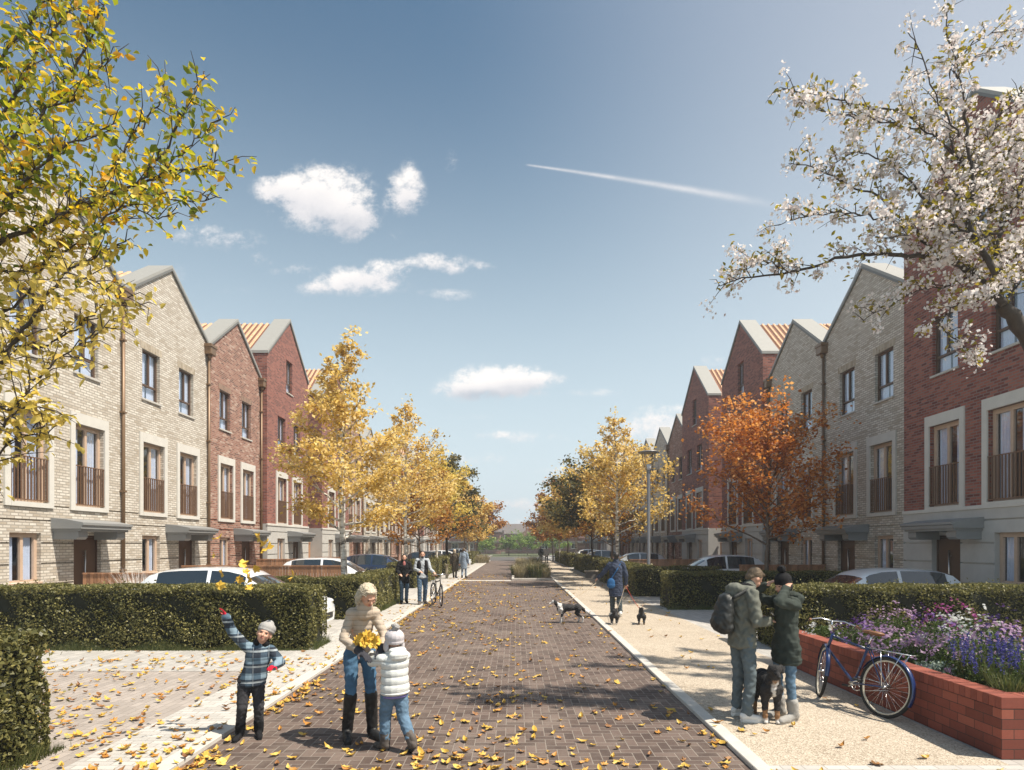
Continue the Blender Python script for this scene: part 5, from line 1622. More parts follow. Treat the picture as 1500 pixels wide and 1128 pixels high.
# ---------------------------------------------------------------- vehicles
def carpaint(name, c, metal=.2):
    m, t, b = newmat(name)
    b.inputs['Base Color'].default_value = (*c, 1); b.inputs['Roughness'].default_value = .32; b.inputs['Metallic'].default_value = metal
    b.inputs['Coat Weight'].default_value = .9; b.inputs['Coat Roughness'].default_value = .05
    return m


M_CWHITE = carpaint('white_paint', (.74, .76, .78), .0); M_CBLUE = carpaint('dark_blue_paint', (.02, .045, .11), .4)
M_CDARK = carpaint('dark_grey_paint', (.03, .032, .036), .4)
M_CSILV = carpaint('silver_paint', (.5, .53, .56), .5)
M_CGLASS = simple('car_glass', (.02, .03, .04), .04, spec=1.0, coat=.5)
M_TYRE = simple('tyre', (.02, .02, .02), .85); M_RIM = simple('alloy_rim', (.45, .45, .46), .3, metal=.9)
M_LAMPG = simple('lamp_glass', (.7, .72, .75), .1, coat=1.0); M_RED = M_RED; M_TAIL = simple('tail_lamp', (.35, .01, .01), .2)
M_BLKP = simple('black_trim', (.02, .02, .02), .5); M_PLATE = simple('number_plate', (.75, .75, .72), .5)


def interp(tab, x):
    for i in range(len(tab) - 1):
        if tab[i][0] <= x <= tab[i + 1][0]:
            t = (x - tab[i][0]) / (tab[i + 1][0] - tab[i][0] + 1e-9); t = t
            return [a + (b - a) * t for a, b in zip(tab[i][1:], tab[i + 1][1:])]
    return list(tab[-1][1:] if x > tab[-1][0] else tab[0][1:])


def make_car(name, paint, label, L=4.3, Wd=1.80, H=1.46, kind='hatch'):
    """nose towards +x. table columns: x, half width, belt z, top z, half width at top"""
    root = empty(name, (0, 0, 0), 0, label, 'car')
    s = L / 4.3; h = H / 1.46; w = Wd / 2
    tab = [(-2.15, w * .80, .70, .72, w * .70), (-2.08, w * .92, .84, .88, w * .78), (-1.98, w * .96, .90, 1.02, w * .74), (-1.62, w * .985, .93, 1.34, w * .68), (-1.30, w, .93, 1.42, w * .69), (-.9, w, .92, 1.45, w * .70), (-.3, w, .91, 1.46, w * .70),
           (.15, w, .90, 1.43, w * .69), (.45, w, .90, 1.36, w * .69), (.85, w, .90, 1.14, w * .74), (1.20, w * .99, .89, .93, w * .82), (1.55, w * .97, .84, .87, w * .80), (1.90, w * .90, .74, .78, w * .72), (2.08, w * .80, .62, .66, w * .62), (2.15, w * .70, .50, .52, w * .55)]
    xs = sorted(set([t[0] for t in tab] + [-1.0, -.28, -.22, .55, .62, -1.50, -1.42, 1.12]))
    rows = []
    for x in xs:
        hw, zb, zt, ht = interp(tab, x)
        zb *= h; zt *= h
        bow = .03 * (1 if zt > zb + .1 else .6)
        half = [(hw * .88, .20), (hw * .97, .34), (hw, .55), (hw * .985, zb * .88), (hw * .93, zb), (ht + .02, zt - .03 * h), (ht * .86, zt), (ht * .45, zt + bow * .7), (0, zt + bow)]
        half = [(a, min(b, zt + bow)) for a, b in half]
        rows.append([(x * s, y, z) for y, z in half] + [(x * s, -y, z) for y, z in reversed(half[:-1])])
    n = len(rows[0]); body = MB(); glass = MB()
    for i in range(len(rows) - 1):
        xa, xb = xs[i], xs[i + 1]; xm = (xa + xb) / 2
        cab = -1.42 < xm < .55 and not (-.28 < xm < -.22) and xb - xa > .02
        for k in range(n - 1):
            q = (rows[i][k], rows[i + 1][k], rows[i + 1][k + 1], rows[i][k + 1])
            side = k in (4, n - 6)
            top = 5 <= k <= n - 7
            ws = .62 <= xa and xb <= 1.2 and top
            rw = -1.98 <= xa and xb <= -1.50 and 5 <= k <= n - 7
            if (side and (cab or .0)) or (ws and xb <= 1.2) or rw: glass.quad(*q, smooth=True)
            else: body.quad(*q, smooth=True)
        body.quad(rows[i][0], rows[i][-1], rows[i + 1][-1], rows[i + 1][0])
    for r_ in (rows[0], rows[-1]): body.add(r_, [tuple(range(n))])
    for mbx, nm, mt in ((body, 'body', paint), (glass, 'window', M_CGLASS)):
        o = mbx.build(nm, mt, root)
        bm = bmesh.new(); bm.from_mesh(o.data); bmesh.ops.remove_doubles(bm, verts=bm.verts[:], dist=.0005); bmesh.ops.recalc_face_normals(bm, faces=bm.faces[:]); bm.to_mesh(o.data); bm.free()
    for x in (-1.32 * s, 1.32 * s):
        for y in (1, -1):
            M = Matrix.Translation((x, y * (w - .10), .32)) @ Matrix.Rotation(R(90), 4, 'X')
            tb = MB(); tb.lathe([(.20, -.10), (.31, -.11), (.325, -.07), (.325, .07), (.31, .11), (.20, .10)], 28, M)
            wh = tb.build('wheel', M_TYRE, root)
            rb = MB(); rb.lathe([(.0, .085 * -y), (.05, .095 * -y), (.17, .07 * -y), (.205, .10 * -y)], 20, M); rb.build('rim', M_RIM, wh)
            ar = MB(); pts = [Vector((x + .36 * math.cos(a), y * (w - .005), .32 + .36 * math.sin(a))) for a in [math.pi * i / 10 for i in range(11)]]
            ar.tube(pts, .018, 5); ar.build('wheel_arch', M_BLKP, root)
    for y in (1, -1):
        hl = MB(); hl.add(*_icos((1.97 * s, y * w * .66, .64 * h), (.16, .17, .075), None, 12, 8), True); hl.build('headlight', M_LAMPG, root)
        tl = MB(); tl.add(*_icos((-2.07 * s, y * w * .76, .80 * h), (.07, .14, .08), None, 12, 8), True); tl.build('tail_light', M_TAIL, root)
        mi = MB(); mi.add(*_icos((.62 * s, y * (w + .08), .97 * h), (.07, .10, .065), None, 10, 8), True); mi.build('wing_mirror', paint, root)
        dh = MB(); dh.bbox(-.30 * s, -.12 * s, y * (w + .004) - .012, y * (w + .004) + .012, .80, .825, .005); dh.bbox(-1.15 * s, -.98 * s, y * (w + .004) - .012, y * (w + .004) + .012, .80, .825, .005); dh.build('door_handle', paint, root)
    g = MB(); g.bbox(2.10 * s, 2.17 * s, -.42, .42, .26, .40, .02); g.build('grille', M_BLKP, root)
    g = MB(); g.bbox(2.155 * s, 2.185 * s, -.26, .26, .42, .53, .004); g.build('number_plate', M_PLATE, root)
    return root


def put(o, x, y, rz, z=.035, label=None):
    o.location = (x, y, z); o.rotation_euler = (0, 0, R(rz))
    if label: o['label'] = label
    return o


CG = 'cars parked in the front gardens'
c1 = make_car('parked_car', M_CWHITE, 'white hatchback parked behind the long left hedge, only its roof and nose showing'); c1['group'] = CG
put(c1, -6.55, 14.35, 0)
def car_copy(x, y, rz, label, paint=None, z=.035, sc=1.0):
    c = copy_tree(c1); put(c, x, y, rz, z, label)
    if paint is not None:
        for ch in c.children:
            if ch.name.split('.')[0] in ('body', 'wing_mirror', 'door_handle'):
                ch.data = ch.data.copy(); ch.data.materials.clear(); ch.data.materials.append(paint)
    c.scale = (sc, 1, sc)
    return c
car_copy(-7.2, 24.3, 2, 'white car behind the first birch trunk on the left, beyond the timber fence')
car_copy(-7.4, 33.5, 0, 'dark blue car left of the second birch trunk on the left side', M_CBLUE)
car_copy(-6.2, 46, 0, 'dark grey car in the far left gardens before the dark olive tree', M_CDARK)
car_copy(-5.95, 52.5, 0, 'small white car beyond the dark olive tree trunk on the left', M_CWHITE)
car_copy(-6.0, 69, 0, 'silver car at the far end of the left gardens', M_CSILV)
car_copy(8.85, 15.25, 180, 'pale silver white saloon parked behind the nearest right hedge', M_CWHITE, sc=.96)
car_copy(8.9, 27.4, 180, 'white hatchback parked on the right just left of the orange maple trunk', M_CWHITE, sc=1.04)
car_copy(7.6, 39.5, 180, 'pale blue grey car behind the golden birch on the right', M_CSILV)
car_copy(7.2, 54, 180, 'white car in the far right gardens, nearer of two white ones', M_CWHITE)
car_copy(7.0, 62, 180, 'white car in the far right gardens, farthest one', M_CWHITE)


# ---------------------------------------------------------------- bicycles: local x forward, wheels in the xz plane
M_BBLUE = simple('blue_enamel', (.012, .03, .12), .25, coat=.8); M_CHROME = simple('chrome', (.75, .75, .76), .18, metal=1.0)
M_CREAMT = simple('cream_tyre', (.62, .57, .46), .7); M_SADDLE = simple('saddle_leather', (.20, .09, .04), .5)
def bicycle(label, frame, tyre, wheel_wall, detail=True, steer=0.0):
    root = empty('bicycle', (0, 0, 0), 0, label, 'bicycle')
    rw, fw, rad = Vector((-.50, 0, .345)), Vector((.56, 0, .345)), .335
    bb = Vector((-.06, 0, .30)); st = Vector((-.20, 0, .80)); hd_ = Vector((.36, 0, .86)); hl = Vector((.42, 0, .66))
    S = Matrix.Rotation(steer, 3, 'Z')
    def about(v): return hl + S @ (Vector(v) - hl)
    f = MB()
    for a, b, r in ((bb, st, .016), (st + Vector((.01, 0, -.06)), hd_ - Vector((0, 0, .03)), .016), (bb, hl, .018), (hd_, hl, .020)): f.tube([a, b], r, 10)
    for y in (.05, -.05):
        f.tube([bb + Vector((0, y * .5, 0)), rw + Vector((0, y, 0))], .010, 8); f.tube([st + Vector((0, y * .3, -.03)), rw + Vector((0, y, 0))], .008, 8)
    f.build('frame', frame, root)
    fk = MB()
    for y in (.045, -.045): fk.tube([about(hl + Vector((.01, 0, -.02))), about(hl + Vector((.02, y, -.06))), about(fw + Vector((-.03, y, .08))), about(fw + Vector((0, y, 0)))], .010, 8)
    fk.build('fork', frame, root)
    for c, isf in ((rw, 0), (fw, 1)):
        M = S if isf else None; cc = about(c) if isf else c
        t = MB(); t.torus(cc, rad, .021, M, 44, 8); wh = t.build('wheel', tyre, root)
        q = MB(); q.torus(cc, rad - .027, .012, M, 44, 6); q.build('rim', wheel_wall, wh)
        sp = MB()
        ns = 28 if detail else 14
        for i in range(ns):
            a = 2 * math.pi * i / ns; y = .025 * (1 if i % 2 else -1)
            p0 = Vector((.02 * math.cos(a + 1.2), y, .02 * math.sin(a + 1.2))); p1 = Vector(((rad - .03) * math.cos(a), 0, (rad - .03) * math.sin(a)))
            if M is not None: p0, p1 = M @ p0, M @ p1
            sp.tube([cc + p0, cc + p1], .0016 if detail else .003, 4)
        hb = [Vector((0, -.045, 0)), Vector((0, .045, 0))]
        if M is not None: hb = [M @ v for v in hb]
        sp.tube([cc + hb[0], cc + hb[1]], .018, 8)
        sp.build('spokes', M_CHROME, wh)
        mg = MB(); arc = []
        a0, a1 = ((R(-8), R(200)) if not isf else (R(20), R(185)))
        if not isf: a0, a1 = R(25), R(205)
        rows = []
        for i in range(21):
            a = a0 + (a1 - a0) * i / 20
            for y, rr in ((-.028, rad + .022), (-.018, rad + .036), (.018, rad + .036), (.028, rad + .022)):
                v = Vector((rr * math.cos(a), y, rr * math.sin(a)))
                if M is not None: v = M @ v
                rows.append(cc + v)
        mg.add(rows, [(i * 4 + k, i * 4 + k + 1, (i + 1) * 4 + k + 1, (i + 1) * 4 + k) for i in range(20) for k in range(3)], True)
        mg.build('mudguard', frame, root, fix=False)
    top = about(Vector((.345, 0, 1.00)))
    sm = MB(); sm.tube([hd_, about(Vector((.35, 0, .97))), top], .013, 8)
    hb = [about(Vector(v)) for v in ((.16, .29, .98), (.26, .27, 1.0), (.36, .14, 1.035), (.40, 0, 1.02), (.36, -.14, 1.035), (.26, -.27, 1.0), (.16, -.29, .98))]
    sm.tube([top, hb[3]], .012, 8); sm.tube(hb, .011, 8); h_o = sm.build('handlebar', M_CHROME, root)
    for i0, i1 in ((0, 1), (6, 5)): gp = MB(); gp.tube([hb[i0], hb[i1]], .017, 8); gp.build('grip', M_SADDLE, h_o)
    sd_ = MB(); sd_.tube([st, Vector((-.225, 0, .93))], .012, 8); sd_.build('seat_post', M_CHROME, root)
    s2 = MB(); s2.add(*_icos((-.29, 0, .95), (.09, .085, .028)), True); s2.add(*_icos((-.19, 0, .955), (.12, .035, .024)), True); s2.build('saddle', M_SADDLE, root)
    cr = MB(); cr.torus(bb + Vector((0, -.045, 0)), .085, .006, None, 28, 6); cr.tube([bb + Vector((0, -.07, 0)), bb + Vector((0, .07, 0))], .018, 8)
    cr.tube([bb + Vector((0, -.065, 0)), bb + Vector((.15, -.075, -.06))], .009, 6); cr.tube([bb + Vector((0, .065, 0)), bb + Vector((-.15, .075, .06))], .009, 6)
    for k in range(5):
        a = 2 * math.pi * k / 5; cr.tube([bb + Vector((0, -.045, 0)), bb + Vector((.083 * math.cos(a), -.045, .083 * math.sin(a)))], .005, 4)
    c_o = cr.build('crank', M_CHROME, root)
    pd = MB(); pd.bbox(.10, .20, -.16, -.08, .225, .25, .005); pd.bbox(-.26, -.16, .08, .16, .35, .375, .005); pd.build('pedal', M_BLKP, c_o)
    ch = MB(); ch.tube([bb + Vector((0, -.045, .087)), rw + Vector((0, -.045, .035))], .005, 4); ch.tube([bb + Vector((0, -.045, -.087)), rw + Vector((0, -.045, -.035))], .005, 4); ch.build('chain', M_CHROME, root)
    rk = MB()
    for y in (.06, -.06):
        rk.tube([(-.24, y, .765), (-.78, y, .765)], .006, 6); rk.tube([(-.70, y, .765), rw + Vector((0, y, 0))], .005, 6); rk.tube([(-.42, y, .765), rw + Vector((0, y, 0))], .005, 6)
    for x in (-.30, -.42, -.54, -.66, -.78): rk.tube([(x, -.06, .765), (x, .06, .765)], .005, 6)
    rk.build('rack', M_CHROME, root)
    return root


bk = bicycle('blue bicycle with cream tyres and brown saddle leaning against the brick planter', M_BBLUE, M_TYRE, M_CREAMT, True, R(-36))
bk.rotation_mode = 'XYZ'
d0 = math.atan2(.94, -.30)
bk.matrix_world = Matrix.Translation((4.13, 7.66, .03)) @ Matrix.Rotation(d0, 4, 'Z') @ Matrix.Rotation(R(10), 4, 'X') @ Matrix.Scale(1.0, 4)
b2 = bicycle('dark town bicycle wheeled by the man in the gilet on the left pavement', M_BLKP, M_TYRE, M_CHROME, False, R(-8))
b2.matrix_world = Matrix.Translation((-2.60, 20.45, .03)) @ Matrix.Rotation(R(-68), 4, 'Z')


# ---------------------------------------------------------------- brick planter full of flowers
PX0, PX1, PY0, PY1, PZ = 4.56, 9.2, 5.76, 10.6, .47
pl = empty('brick_planter', (PX0, PY0, .03), 0, 'long red brick raised planter filled with flowers at the right', 'planter')
lx, ly = PX1 - PX0, PY1 - PY0; t_ = .215
wmb = MB(); wmb.box(0, t_, 0, ly, 0, PZ); wmb.box(t_, lx, 0, t_, 0, PZ); wmb.box(t_, lx, ly - t_, ly, 0, PZ); wmb.build('wall', M_PLANTER, pl)
cp_ = MB()
step = .0785
def caps(n0, n1, fn):
    k = 0; a = n0
    while a < n1 - .01:
        b = min(a + step, n1); fn(a, b); a = b
caps(0, ly, lambda a, b: cp_.bbox(-.004, t_ + .004, a + .002, b - .002, PZ + .003, PZ + .112, .004))
caps(t_ + .006, lx, lambda a, b: cp_.bbox(a + .002, b - .002, -.004, t_ + .004, PZ + .003, PZ + .112, .004))
mcap, tcap, bcap = newmat('cap_brick'); g_ = tcap.node('ShaderNodeNewGeometry'); tc_ = tcap.node('ShaderNodeTexCoord')
kk_ = tcap.math('ADD', tcap.math('MULTIPLY', g_.outputs['Random Per Island'], .7), tcap.math('MULTIPLY', tcap.noise(tc_.outputs['Object'], 25, 4, .6), .4))
tcap.put(bcap.inputs['Base Color'], tcap.ramp(kk_, [(0.1, (.16, .040, .026)), (.55, (.25, .064, .040)), (1, (.33, .095, .058))])); bcap.inputs['Roughness'].default_value = .85
cp_.build('capping', mcap, pl)
sb_ = MB(); sb_.quad((t_, t_, PZ - .03), (lx, t_, PZ - .03), (lx, ly - t_, PZ - .03), (t_, ly - t_, PZ - .03)); sb_.build('soil', M_SOIL, pl)

M_PINKF = leaf_mat('pink_petal', [(0.0, (.22, .12, .24)), (.5, (.42, .27, .43)), (1, (.60, .46, .57))], .3)
M_PURPF = leaf_mat('violet_petal', [(0.0, (.08, .03, .19)), (.5, (.17, .08, .31)), (1, (.30, .17, .42))], .3)
M_BLUEF = leaf_mat('blue_petal', [(0.0, (.03, .03, .14)), (.5, (.06, .06, .25)), (1, (.13, .12, .36))], .3)
M_WHTF = leaf_mat('white_petal', [(0.0, (.45, .46, .44)), (.5, (.68, .70, .68)), (1, (.80, .80, .78))], .3)
M_MAGF = leaf_mat('magenta_petal', [(0.0, (.26, .04, .18)), (1, (.46, .12, .34))], .3)
M_FOL = leaf_mat('garden_foliage', [(0.0, (.03, .05, .015)), (.5, (.07, .11, .03)), (1, (.15, .20, .06))], .3)
M_SILVF = leaf_mat('silver_foliage', [(0.0, (.14, .20, .17)), (1, (.36, .44, .38))], .2)
M_GRASSB = leaf_mat('grass_blade', [(0.0, (.04, .06, .018)), (.6, (.11, .13, .045)), (1, (.28, .26, .11))], .25)
M_STRAW = leaf_mat('straw_blade', [(0.0, (.20, .17, .09)), (.6, (.38, .33, .20)), (1, (.55, .50, .36))], .3)


def blades(name, n, r, h, mat, root, rng, w=.008, lean=.35):
    a = rng.uniform(0, 2 * np.pi, n); rr = r * np.sqrt(rng.uniform(0, 1, n)) * .6
    b0 = np.stack([rr * np.cos(a), rr * np.sin(a), np.zeros(n)], 1)
    a2 = a + rng.normal(0, .7, n); hh = h * rng.uniform(.55, 1.1, n); le = lean * h * rng.uniform(.2, 1.2, n)
    d = np.stack([np.cos(a2), np.sin(a2), np.zeros(n)], 1); s = np.stack([-np.sin(a2), np.cos(a2), np.zeros(n)], 1) * w
    m = b0 + d * (le * .3)[:, None]; m[:, 2] += hh * .6
    t = b0 + d * le[:, None]; t[:, 2] += hh
    V = np.stack([b0 - s, b0 + s, m + s * .7, m - s * .7, t], 1).reshape(-1, 3)
    i0 = (np.arange(n) * 5)[:, None]
    Fq = np.concatenate([i0 + np.array([[0, 1, 2, 3]]), i0 + np.array([[3, 2, 4, 4]])])
    me = bpy.data.meshes.new(name)
    me.from_pydata(V.tolist(), [], [tuple(f) for f in (i0 + np.array([[0, 1, 2, 3]])).tolist()] + [tuple(f) for f in (i0 + np.array([[3, 2, 4]])).tolist()])
    return linkmesh(name, me, mat, root)


def flower_bush(loc, r, h, petal, label, n=60, seed=1, fs=.024, kind='head', fol=None, name='flowering_plant', cat='plant', group=None):
    rng = np.random.default_rng(seed); root = empty(name, loc, 0, label, cat, group)
    m = int(900 * r * r / .09)
    u = rng.normal(size=(m, 3)); u /= np.linalg.norm(u, axis=1)[:, None]; u[:, 2] = np.abs(u[:, 2])
    q = u * rng.uniform(.45, 1, m)[:, None] * np.array([r, r, h * .9])
    leaves('foliage', q, .045, fol or M_FOL, root, rng, 'leaf', up=.2, droop=-.2, asp=.45)
    if petal is None: return root
    if kind == 'head':       # little five-petalled flowers gathered in heads
        u = rng.normal(size=(n, 3)); u /= np.linalg.norm(u, axis=1)[:, None]; u[:, 2] = np.abs(u[:, 2]) * 1.1 + .1
        c = u * np.array([r, r, h]) * rng.uniform(.88, 1.06, n)[:, None]
        V, Fq = [], []
        for i in range(n):
            nrm = Vector(u[i]).normalized()
            for k in range(rng.integers(3, 7)):
                cc = Vector(c[i]) + Vector(rng.normal(0, fs * 1.1, 3)); nn = (nrm + Vector(rng.normal(0, .35, 3))).normalized()
                a = nn.orthogonal().normalized(); b = nn.cross(a); ph = rng.uniform(0, 6)
                for p in range(5):
                    an = ph + p * 2 * math.pi / 5; dv = a * math.cos(an) + b * math.sin(an); pv = nn.cross(dv)
                    b0 = len(V); V += [cc, cc + dv * fs * .6 + pv * fs * .33 + nn * fs * .1, cc + dv * fs + nn * fs * .05, cc + dv * fs * .6 - pv * fs * .33 + nn * fs * .1]; Fq.append((b0, b0 + 1, b0 + 2, b0 + 3))
        npmesh('blossom', np.array([list(v) for v in V]), np.array(Fq), petal, root)
    else:                    # upright flower spikes
        pts = []
        for i in range(n):
            a = rng.uniform(0, 6.28); rr = r * math.sqrt(rng.uniform()); x, y = rr * math.cos(a), rr * math.sin(a); z0 = h * rng.uniform(.55, .8); L_s = h * rng.uniform(.22, .4)
            for k in range(26): pts.append([x + x * .2 + rng.normal(0, .009), y + y * .2 + rng.normal(0, .009), z0 + L_s * k / 26])
        leaves('blossom', pts, .02, petal, root, rng, 'diamond', up=.1, asp=.8)
        blades('stems', n * 5, r, h * .95, M_GRASSB, root, rng, .005, .3)
    return root


Z = .44
spec = [  # x, y, r, h, petals, kind, n, label
    (4.98, 9.9, .34, .34, M_WHTF, 'head', 26, 'small white flowered clump at the far end of the planter, left of the bicycle handlebar'),
    (5.15, 9.2, .42, .44, M_PURPF, 'head', 60, 'deep violet flowered bush right behind the bicycle saddle'),
    (5.10, 8.45, .40, .42, M_PINKF, 'head', 95, 'pale pink flower mound directly right of the bicycle saddle'),
    (5.75, 9.35, .55, .58, M_PINKF, 'head', 120, 'tall pink flower mound at the back of the planter under the hedge'),
    (6.35, 9.0, .45, .66, M_MAGF, 'head', 45, 'magenta daisies standing highest at the back of the planter'),
    (5.75, 8.5, .40, .60, M_PURPF, 'head', 60, 'violet flowers in the middle of the planter above the pink mounds'),
    (5.12, 7.80, .36, .38, M_PINKF, 'head', 85, 'pale pink flower mound over the rear wheel of the bicycle'),
    (5.02, 7.30, .30, .26, None, 'head', 0, 'silver leaved cushion plant at the planter edge beside the rear wheel'),
    (5.62, 7.95, .40, .58, M_WHTF, 'head', 42, 'white round flower heads in the middle of the planter'),
    (5.30, 7.35, .36, .45, M_PINKF, 'head', 80, 'pink flower mound between the white heads and the silver cushion'),
    (5.15, 6.85, .30, .58, M_BLUEF, 'spike', 30, 'blue flower spikes at the planter edge, farther clump'),
    (5.65, 7.2, .38, .62, M_PINKF, 'head', 80, 'pink flowers behind the blue spikes near the right picture edge'),
    (5.02, 6.40, .26, .50, M_BLUEF, 'spike', 26, 'blue flower spikes nearest to the planter corner'),
    (5.45, 6.55, .30, .60, M_BLUEF, 'spike', 30, 'blue flower spikes at the right picture edge'),
    (6.15, 8.2, .45, .70, M_WHTF, 'head', 40, 'white flowers at the back right of the planter'),
    (6.05, 7.6, .42, .70, M_PURPF, 'head', 60, 'violet flowers at the right picture edge behind the white heads'),
]
for i, (x, y, r_, h_, pt, kd, n_, lb) in enumerate(spec):
    flower_bush((x, y, Z), r_, h_, pt, lb, n_, 50 + i, .020 if kd == 'head' else .02, kd, M_SILVF if pt is None else None, group='flowering plants in the brick planter')
rg = np.random.default_rng(5)
for (x, y, lb) in ((4.92, 6.10, 'green grass tuft beside the front corner of the planter'), (5.3, 6.1, 'green grass tuft right of the planter corner under the blue spikes')):
    g2 = empty('grass_tuft', (x, y, Z), 0, lb, 'grass', 'grass tufts in the planter'); blades('blades', 260, .22, .34, M_GRASSB, g2, rg, .006, .5)

def fringe(x0, y0, x1, y1, n, seed, label):
    rng = np.random.default_rng(seed); mb_v = []; fs = []
    for i in range(n):
        t = rng.random(); x = x0 + (x1 - x0) * t + rng.normal(0, .03); y = y0 + (y1 - y0) * t + rng.normal(0, .035)
        a = rng.uniform(0, 6.28); h = rng.uniform(.05, .17) * (1 + .6 * math.sin(t * 31)); w_ = .004; l = h * rng.uniform(.1, .6)
        b = len(mb_v); mb_v += [(x - w_, y, .02), (x + w_, y, .02), (x + math.cos(a) * l, y + math.sin(a) * l, .02 + h)]; fs.append((b, b + 1, b + 2))
    o = npmesh('grass', np.array(mb_v), np.array(fs), M_GRASSB); tag(o, label, kind='stuff')
fringe(-12, 11.68, -3.95, 11.68, 5200, 1, 'short grass along the foot of the long left hedge')
fringe(-3.85, 11.7, -3.85, 12.7, 500, 2, 'short grass at the end of the long left hedge')
fringe(-4.5, 3.5, -4.5, 6.1, 1400, 3, 'short grass at the foot of the nearest left hedge')
fringe(-4.05, 16.4, -4.05, 22.3, 2600, 4, 'short grass at the foot of the hedge by the left pavement')
fringe(5.0, 11.66, 9, 11.66, 1500, 5, 'short grass at the foot of the nearest right hedge')
fringe(4.7, 18.95, 9, 18.95, 2200, 6, 'short grass at the foot of the second right hedge')
# ---- the grasses in the central island of the road, and the dry clump beyond the left pavement
ig = [(.35, 36.2, 1.0, .95), (1.15, 36.0, 1.05, .9), (1.75, 36.4, .8, .75), (.1, 38, .9, .8), (.9, 38.5, 1.2, 1.1), (1.7, 39, 1.0, .9), (.5, 42, 1.1, 1.1), (1.4, 43, 1.2, 1.0), (.8, 47, 1.2, 1.1), (1.5, 50, 1.1, 1.0), (.5, 53, 1.1, .9)]
for i, (x, y, h_, r_) in enumerate(ig):
    o = empty('ornamental_grass', (x, y, .09), 0, 'wispy ornamental grass tuft in the planted island of the road', 'grass', 'grasses in the road island')
    blades('blades', 420, r_ * .7, h_ * .8, M_GRASSB if i % 2 else M_STRAW, o, rg, .014, .42)
    if i % 2: blades('seed_heads', 160, r_ * .6, h_ * 1.0, M_STRAW, o, rg, .012, .3)
o = empty('dry_grass', (-4.0, 66, .03), 0, 'low pale dry grass clump where the left pavement ends', 'grass'); blades('blades', 900, 1.9, .95, M_STRAW, o, rg, .03, .6)
o = empty('dry_grass', (-9.7, 15.9, .03), 0, 'pale feathery grass plume by the nearest front door on the left', 'grass'); blades('blades', 500, .5, 1.35, simple('plume', (.62, .60, .58), .9), o, rg, .007, .5)

# ---------------------------------------------------------------- street furniture
M_GALV = simple('galvanised_post', (.24, .25, .27), .45, metal=.5, var=.08)
lp = empty('street_lamp', (5.70, 26.3, .03), 0, 'tall grey street lamp post with dish shaped head on the right', 'street lamp')
q = MB(); q.lathe([(.10, 0), (.10, 1.0), (.075, 1.06), (.072, 5.05), (.045, 5.2)], 16); q.build('pole', M_GALV, lp)
q = MB()
for k in range(4):
    a = math.pi / 4 + k * math.pi / 2
    q.tube([(.03 * math.cos(a), .03 * math.sin(a), 4.95), (.26 * math.cos(a), .26 * math.sin(a), 5.55), (.33 * math.cos(a), .33 * math.sin(a), 5.98)], .016, 6)
hd2 = q.build('bracket', M_GALV, lp)
q = MB(); q.lathe([(.0, 5.16), (.09, 5.2), (.10, 5.42), (.0, 5.46)], 14); q.build('lamp', M_LAMPG, lp)
q = MB(); q.lathe([(.0, 6.04), (.36, 5.99), (.46, 5.95), (.44, 5.92), (.0, 5.95)], 24); q.build('dish', M_GALV, lp)

bn = empty('block_bench', (4.55, 36.6, .03), 0, 'dark block bench with pale timber top beside the right path', 'bench')
MB().bbox(-.38, .38, -.25, .25, 0, .36, .02).build('base', simple('dark_concrete', (.17, .16, .15), .85, var=.15), bn)
MB().bbox(-.42, .42, -.28, .28, .363, .44, .015).build('seat', simple('pale_timber', (.42, .36, .28), .7, var=.15), bn)
bo = MB(); bo.bbox(-.075, .075, -.075, .075, 0, .85, .02); o = bo.build('bollard', simple('weathered_timber', (.34, .30, .20), .85, var=.2)); o.location = (-4.02, 36.0, .03); tag(o, 'square pale timber bollard beside the two people in long coats', 'bollard')

# ---------------------------------------------------------------- far end of the street
M_FBR = brick_mat('far_brick', [(0, (.20, .09, .07)), (.5, (.30, .15, .12)), (1, (.38, .22, .18))], (.3, .26, .24), bw=.6, rh=.2)
M_SLATE = simple('grey_roof', (.15, .13, .125), .8, var=.15, vscale=1.0); M_WPVC = simple('white_window', (.75, .75, .74), .5)
def far_block(x0, x1, y, zt, zr, label, gables=(), canopy=False, ws=None):
    r = empty('far_building', (x0, y, .0), 0, label, 'building'); W_ = x1 - x0
    MB().box(0, W_, 0, 9, 0, zt).build('wall', M_FBR, r)
    q = MB(); q.prism([(-.4, zt), (4.5, zr), (9.4, zt), (9.4, zt - .15), (-.4, zt - .15)], -.3, W_ + .3, 'x'); q.build('roof', M_SLATE, r)
    for gx in gables:
        g = MB(); g.add([(gx - 2.4, -.5, zt - 1), (gx + 2.4, -.5, zt - 1), (gx + 2.4, -.5, zt + .1), (gx, -.5, zr - .1), (gx - 2.4, -.5, zt + .1), (gx - 2.4, 4, zt - 1), (gx + 2.4, 4, zt - 1), (gx + 2.4, 4, zt + .1), (gx, 4, zr - .1), (gx - 2.4, 4, zt + .1)],
                      [(0, 1, 2, 3, 4), (0, 5, 6, 1), (1, 6, 7, 2), (4, 9, 5, 0), (2, 7, 8, 3), (3, 8, 9, 4)]); g.build('gable', M_FBR, r)
    x = 1.5
    while x < W_ - 2:
        for zc in ([1.0] if zt < 4 else [1.0, 3.4]):
            f = MB(); f.box(x, x + 1.4, -.06, .05, zc, zc + 1.25); fo = f.build('window', M_WPVC, r)
            g = MB(); g.box(x + .12, x + .65, -.075, -.062, zc + .12, zc + 1.13); g.box(x + .75, x + 1.28, -.075, -.062, zc + .12, zc + 1.13); g.build('pane', M_CGLASS, fo)
        x += 3.2
    if canopy:
        q = MB(); q.box(-.3, W_ + .3, -1.6, 0, 2.35, 2.62); q.build('canopy', M_EDGE, r)
    return r


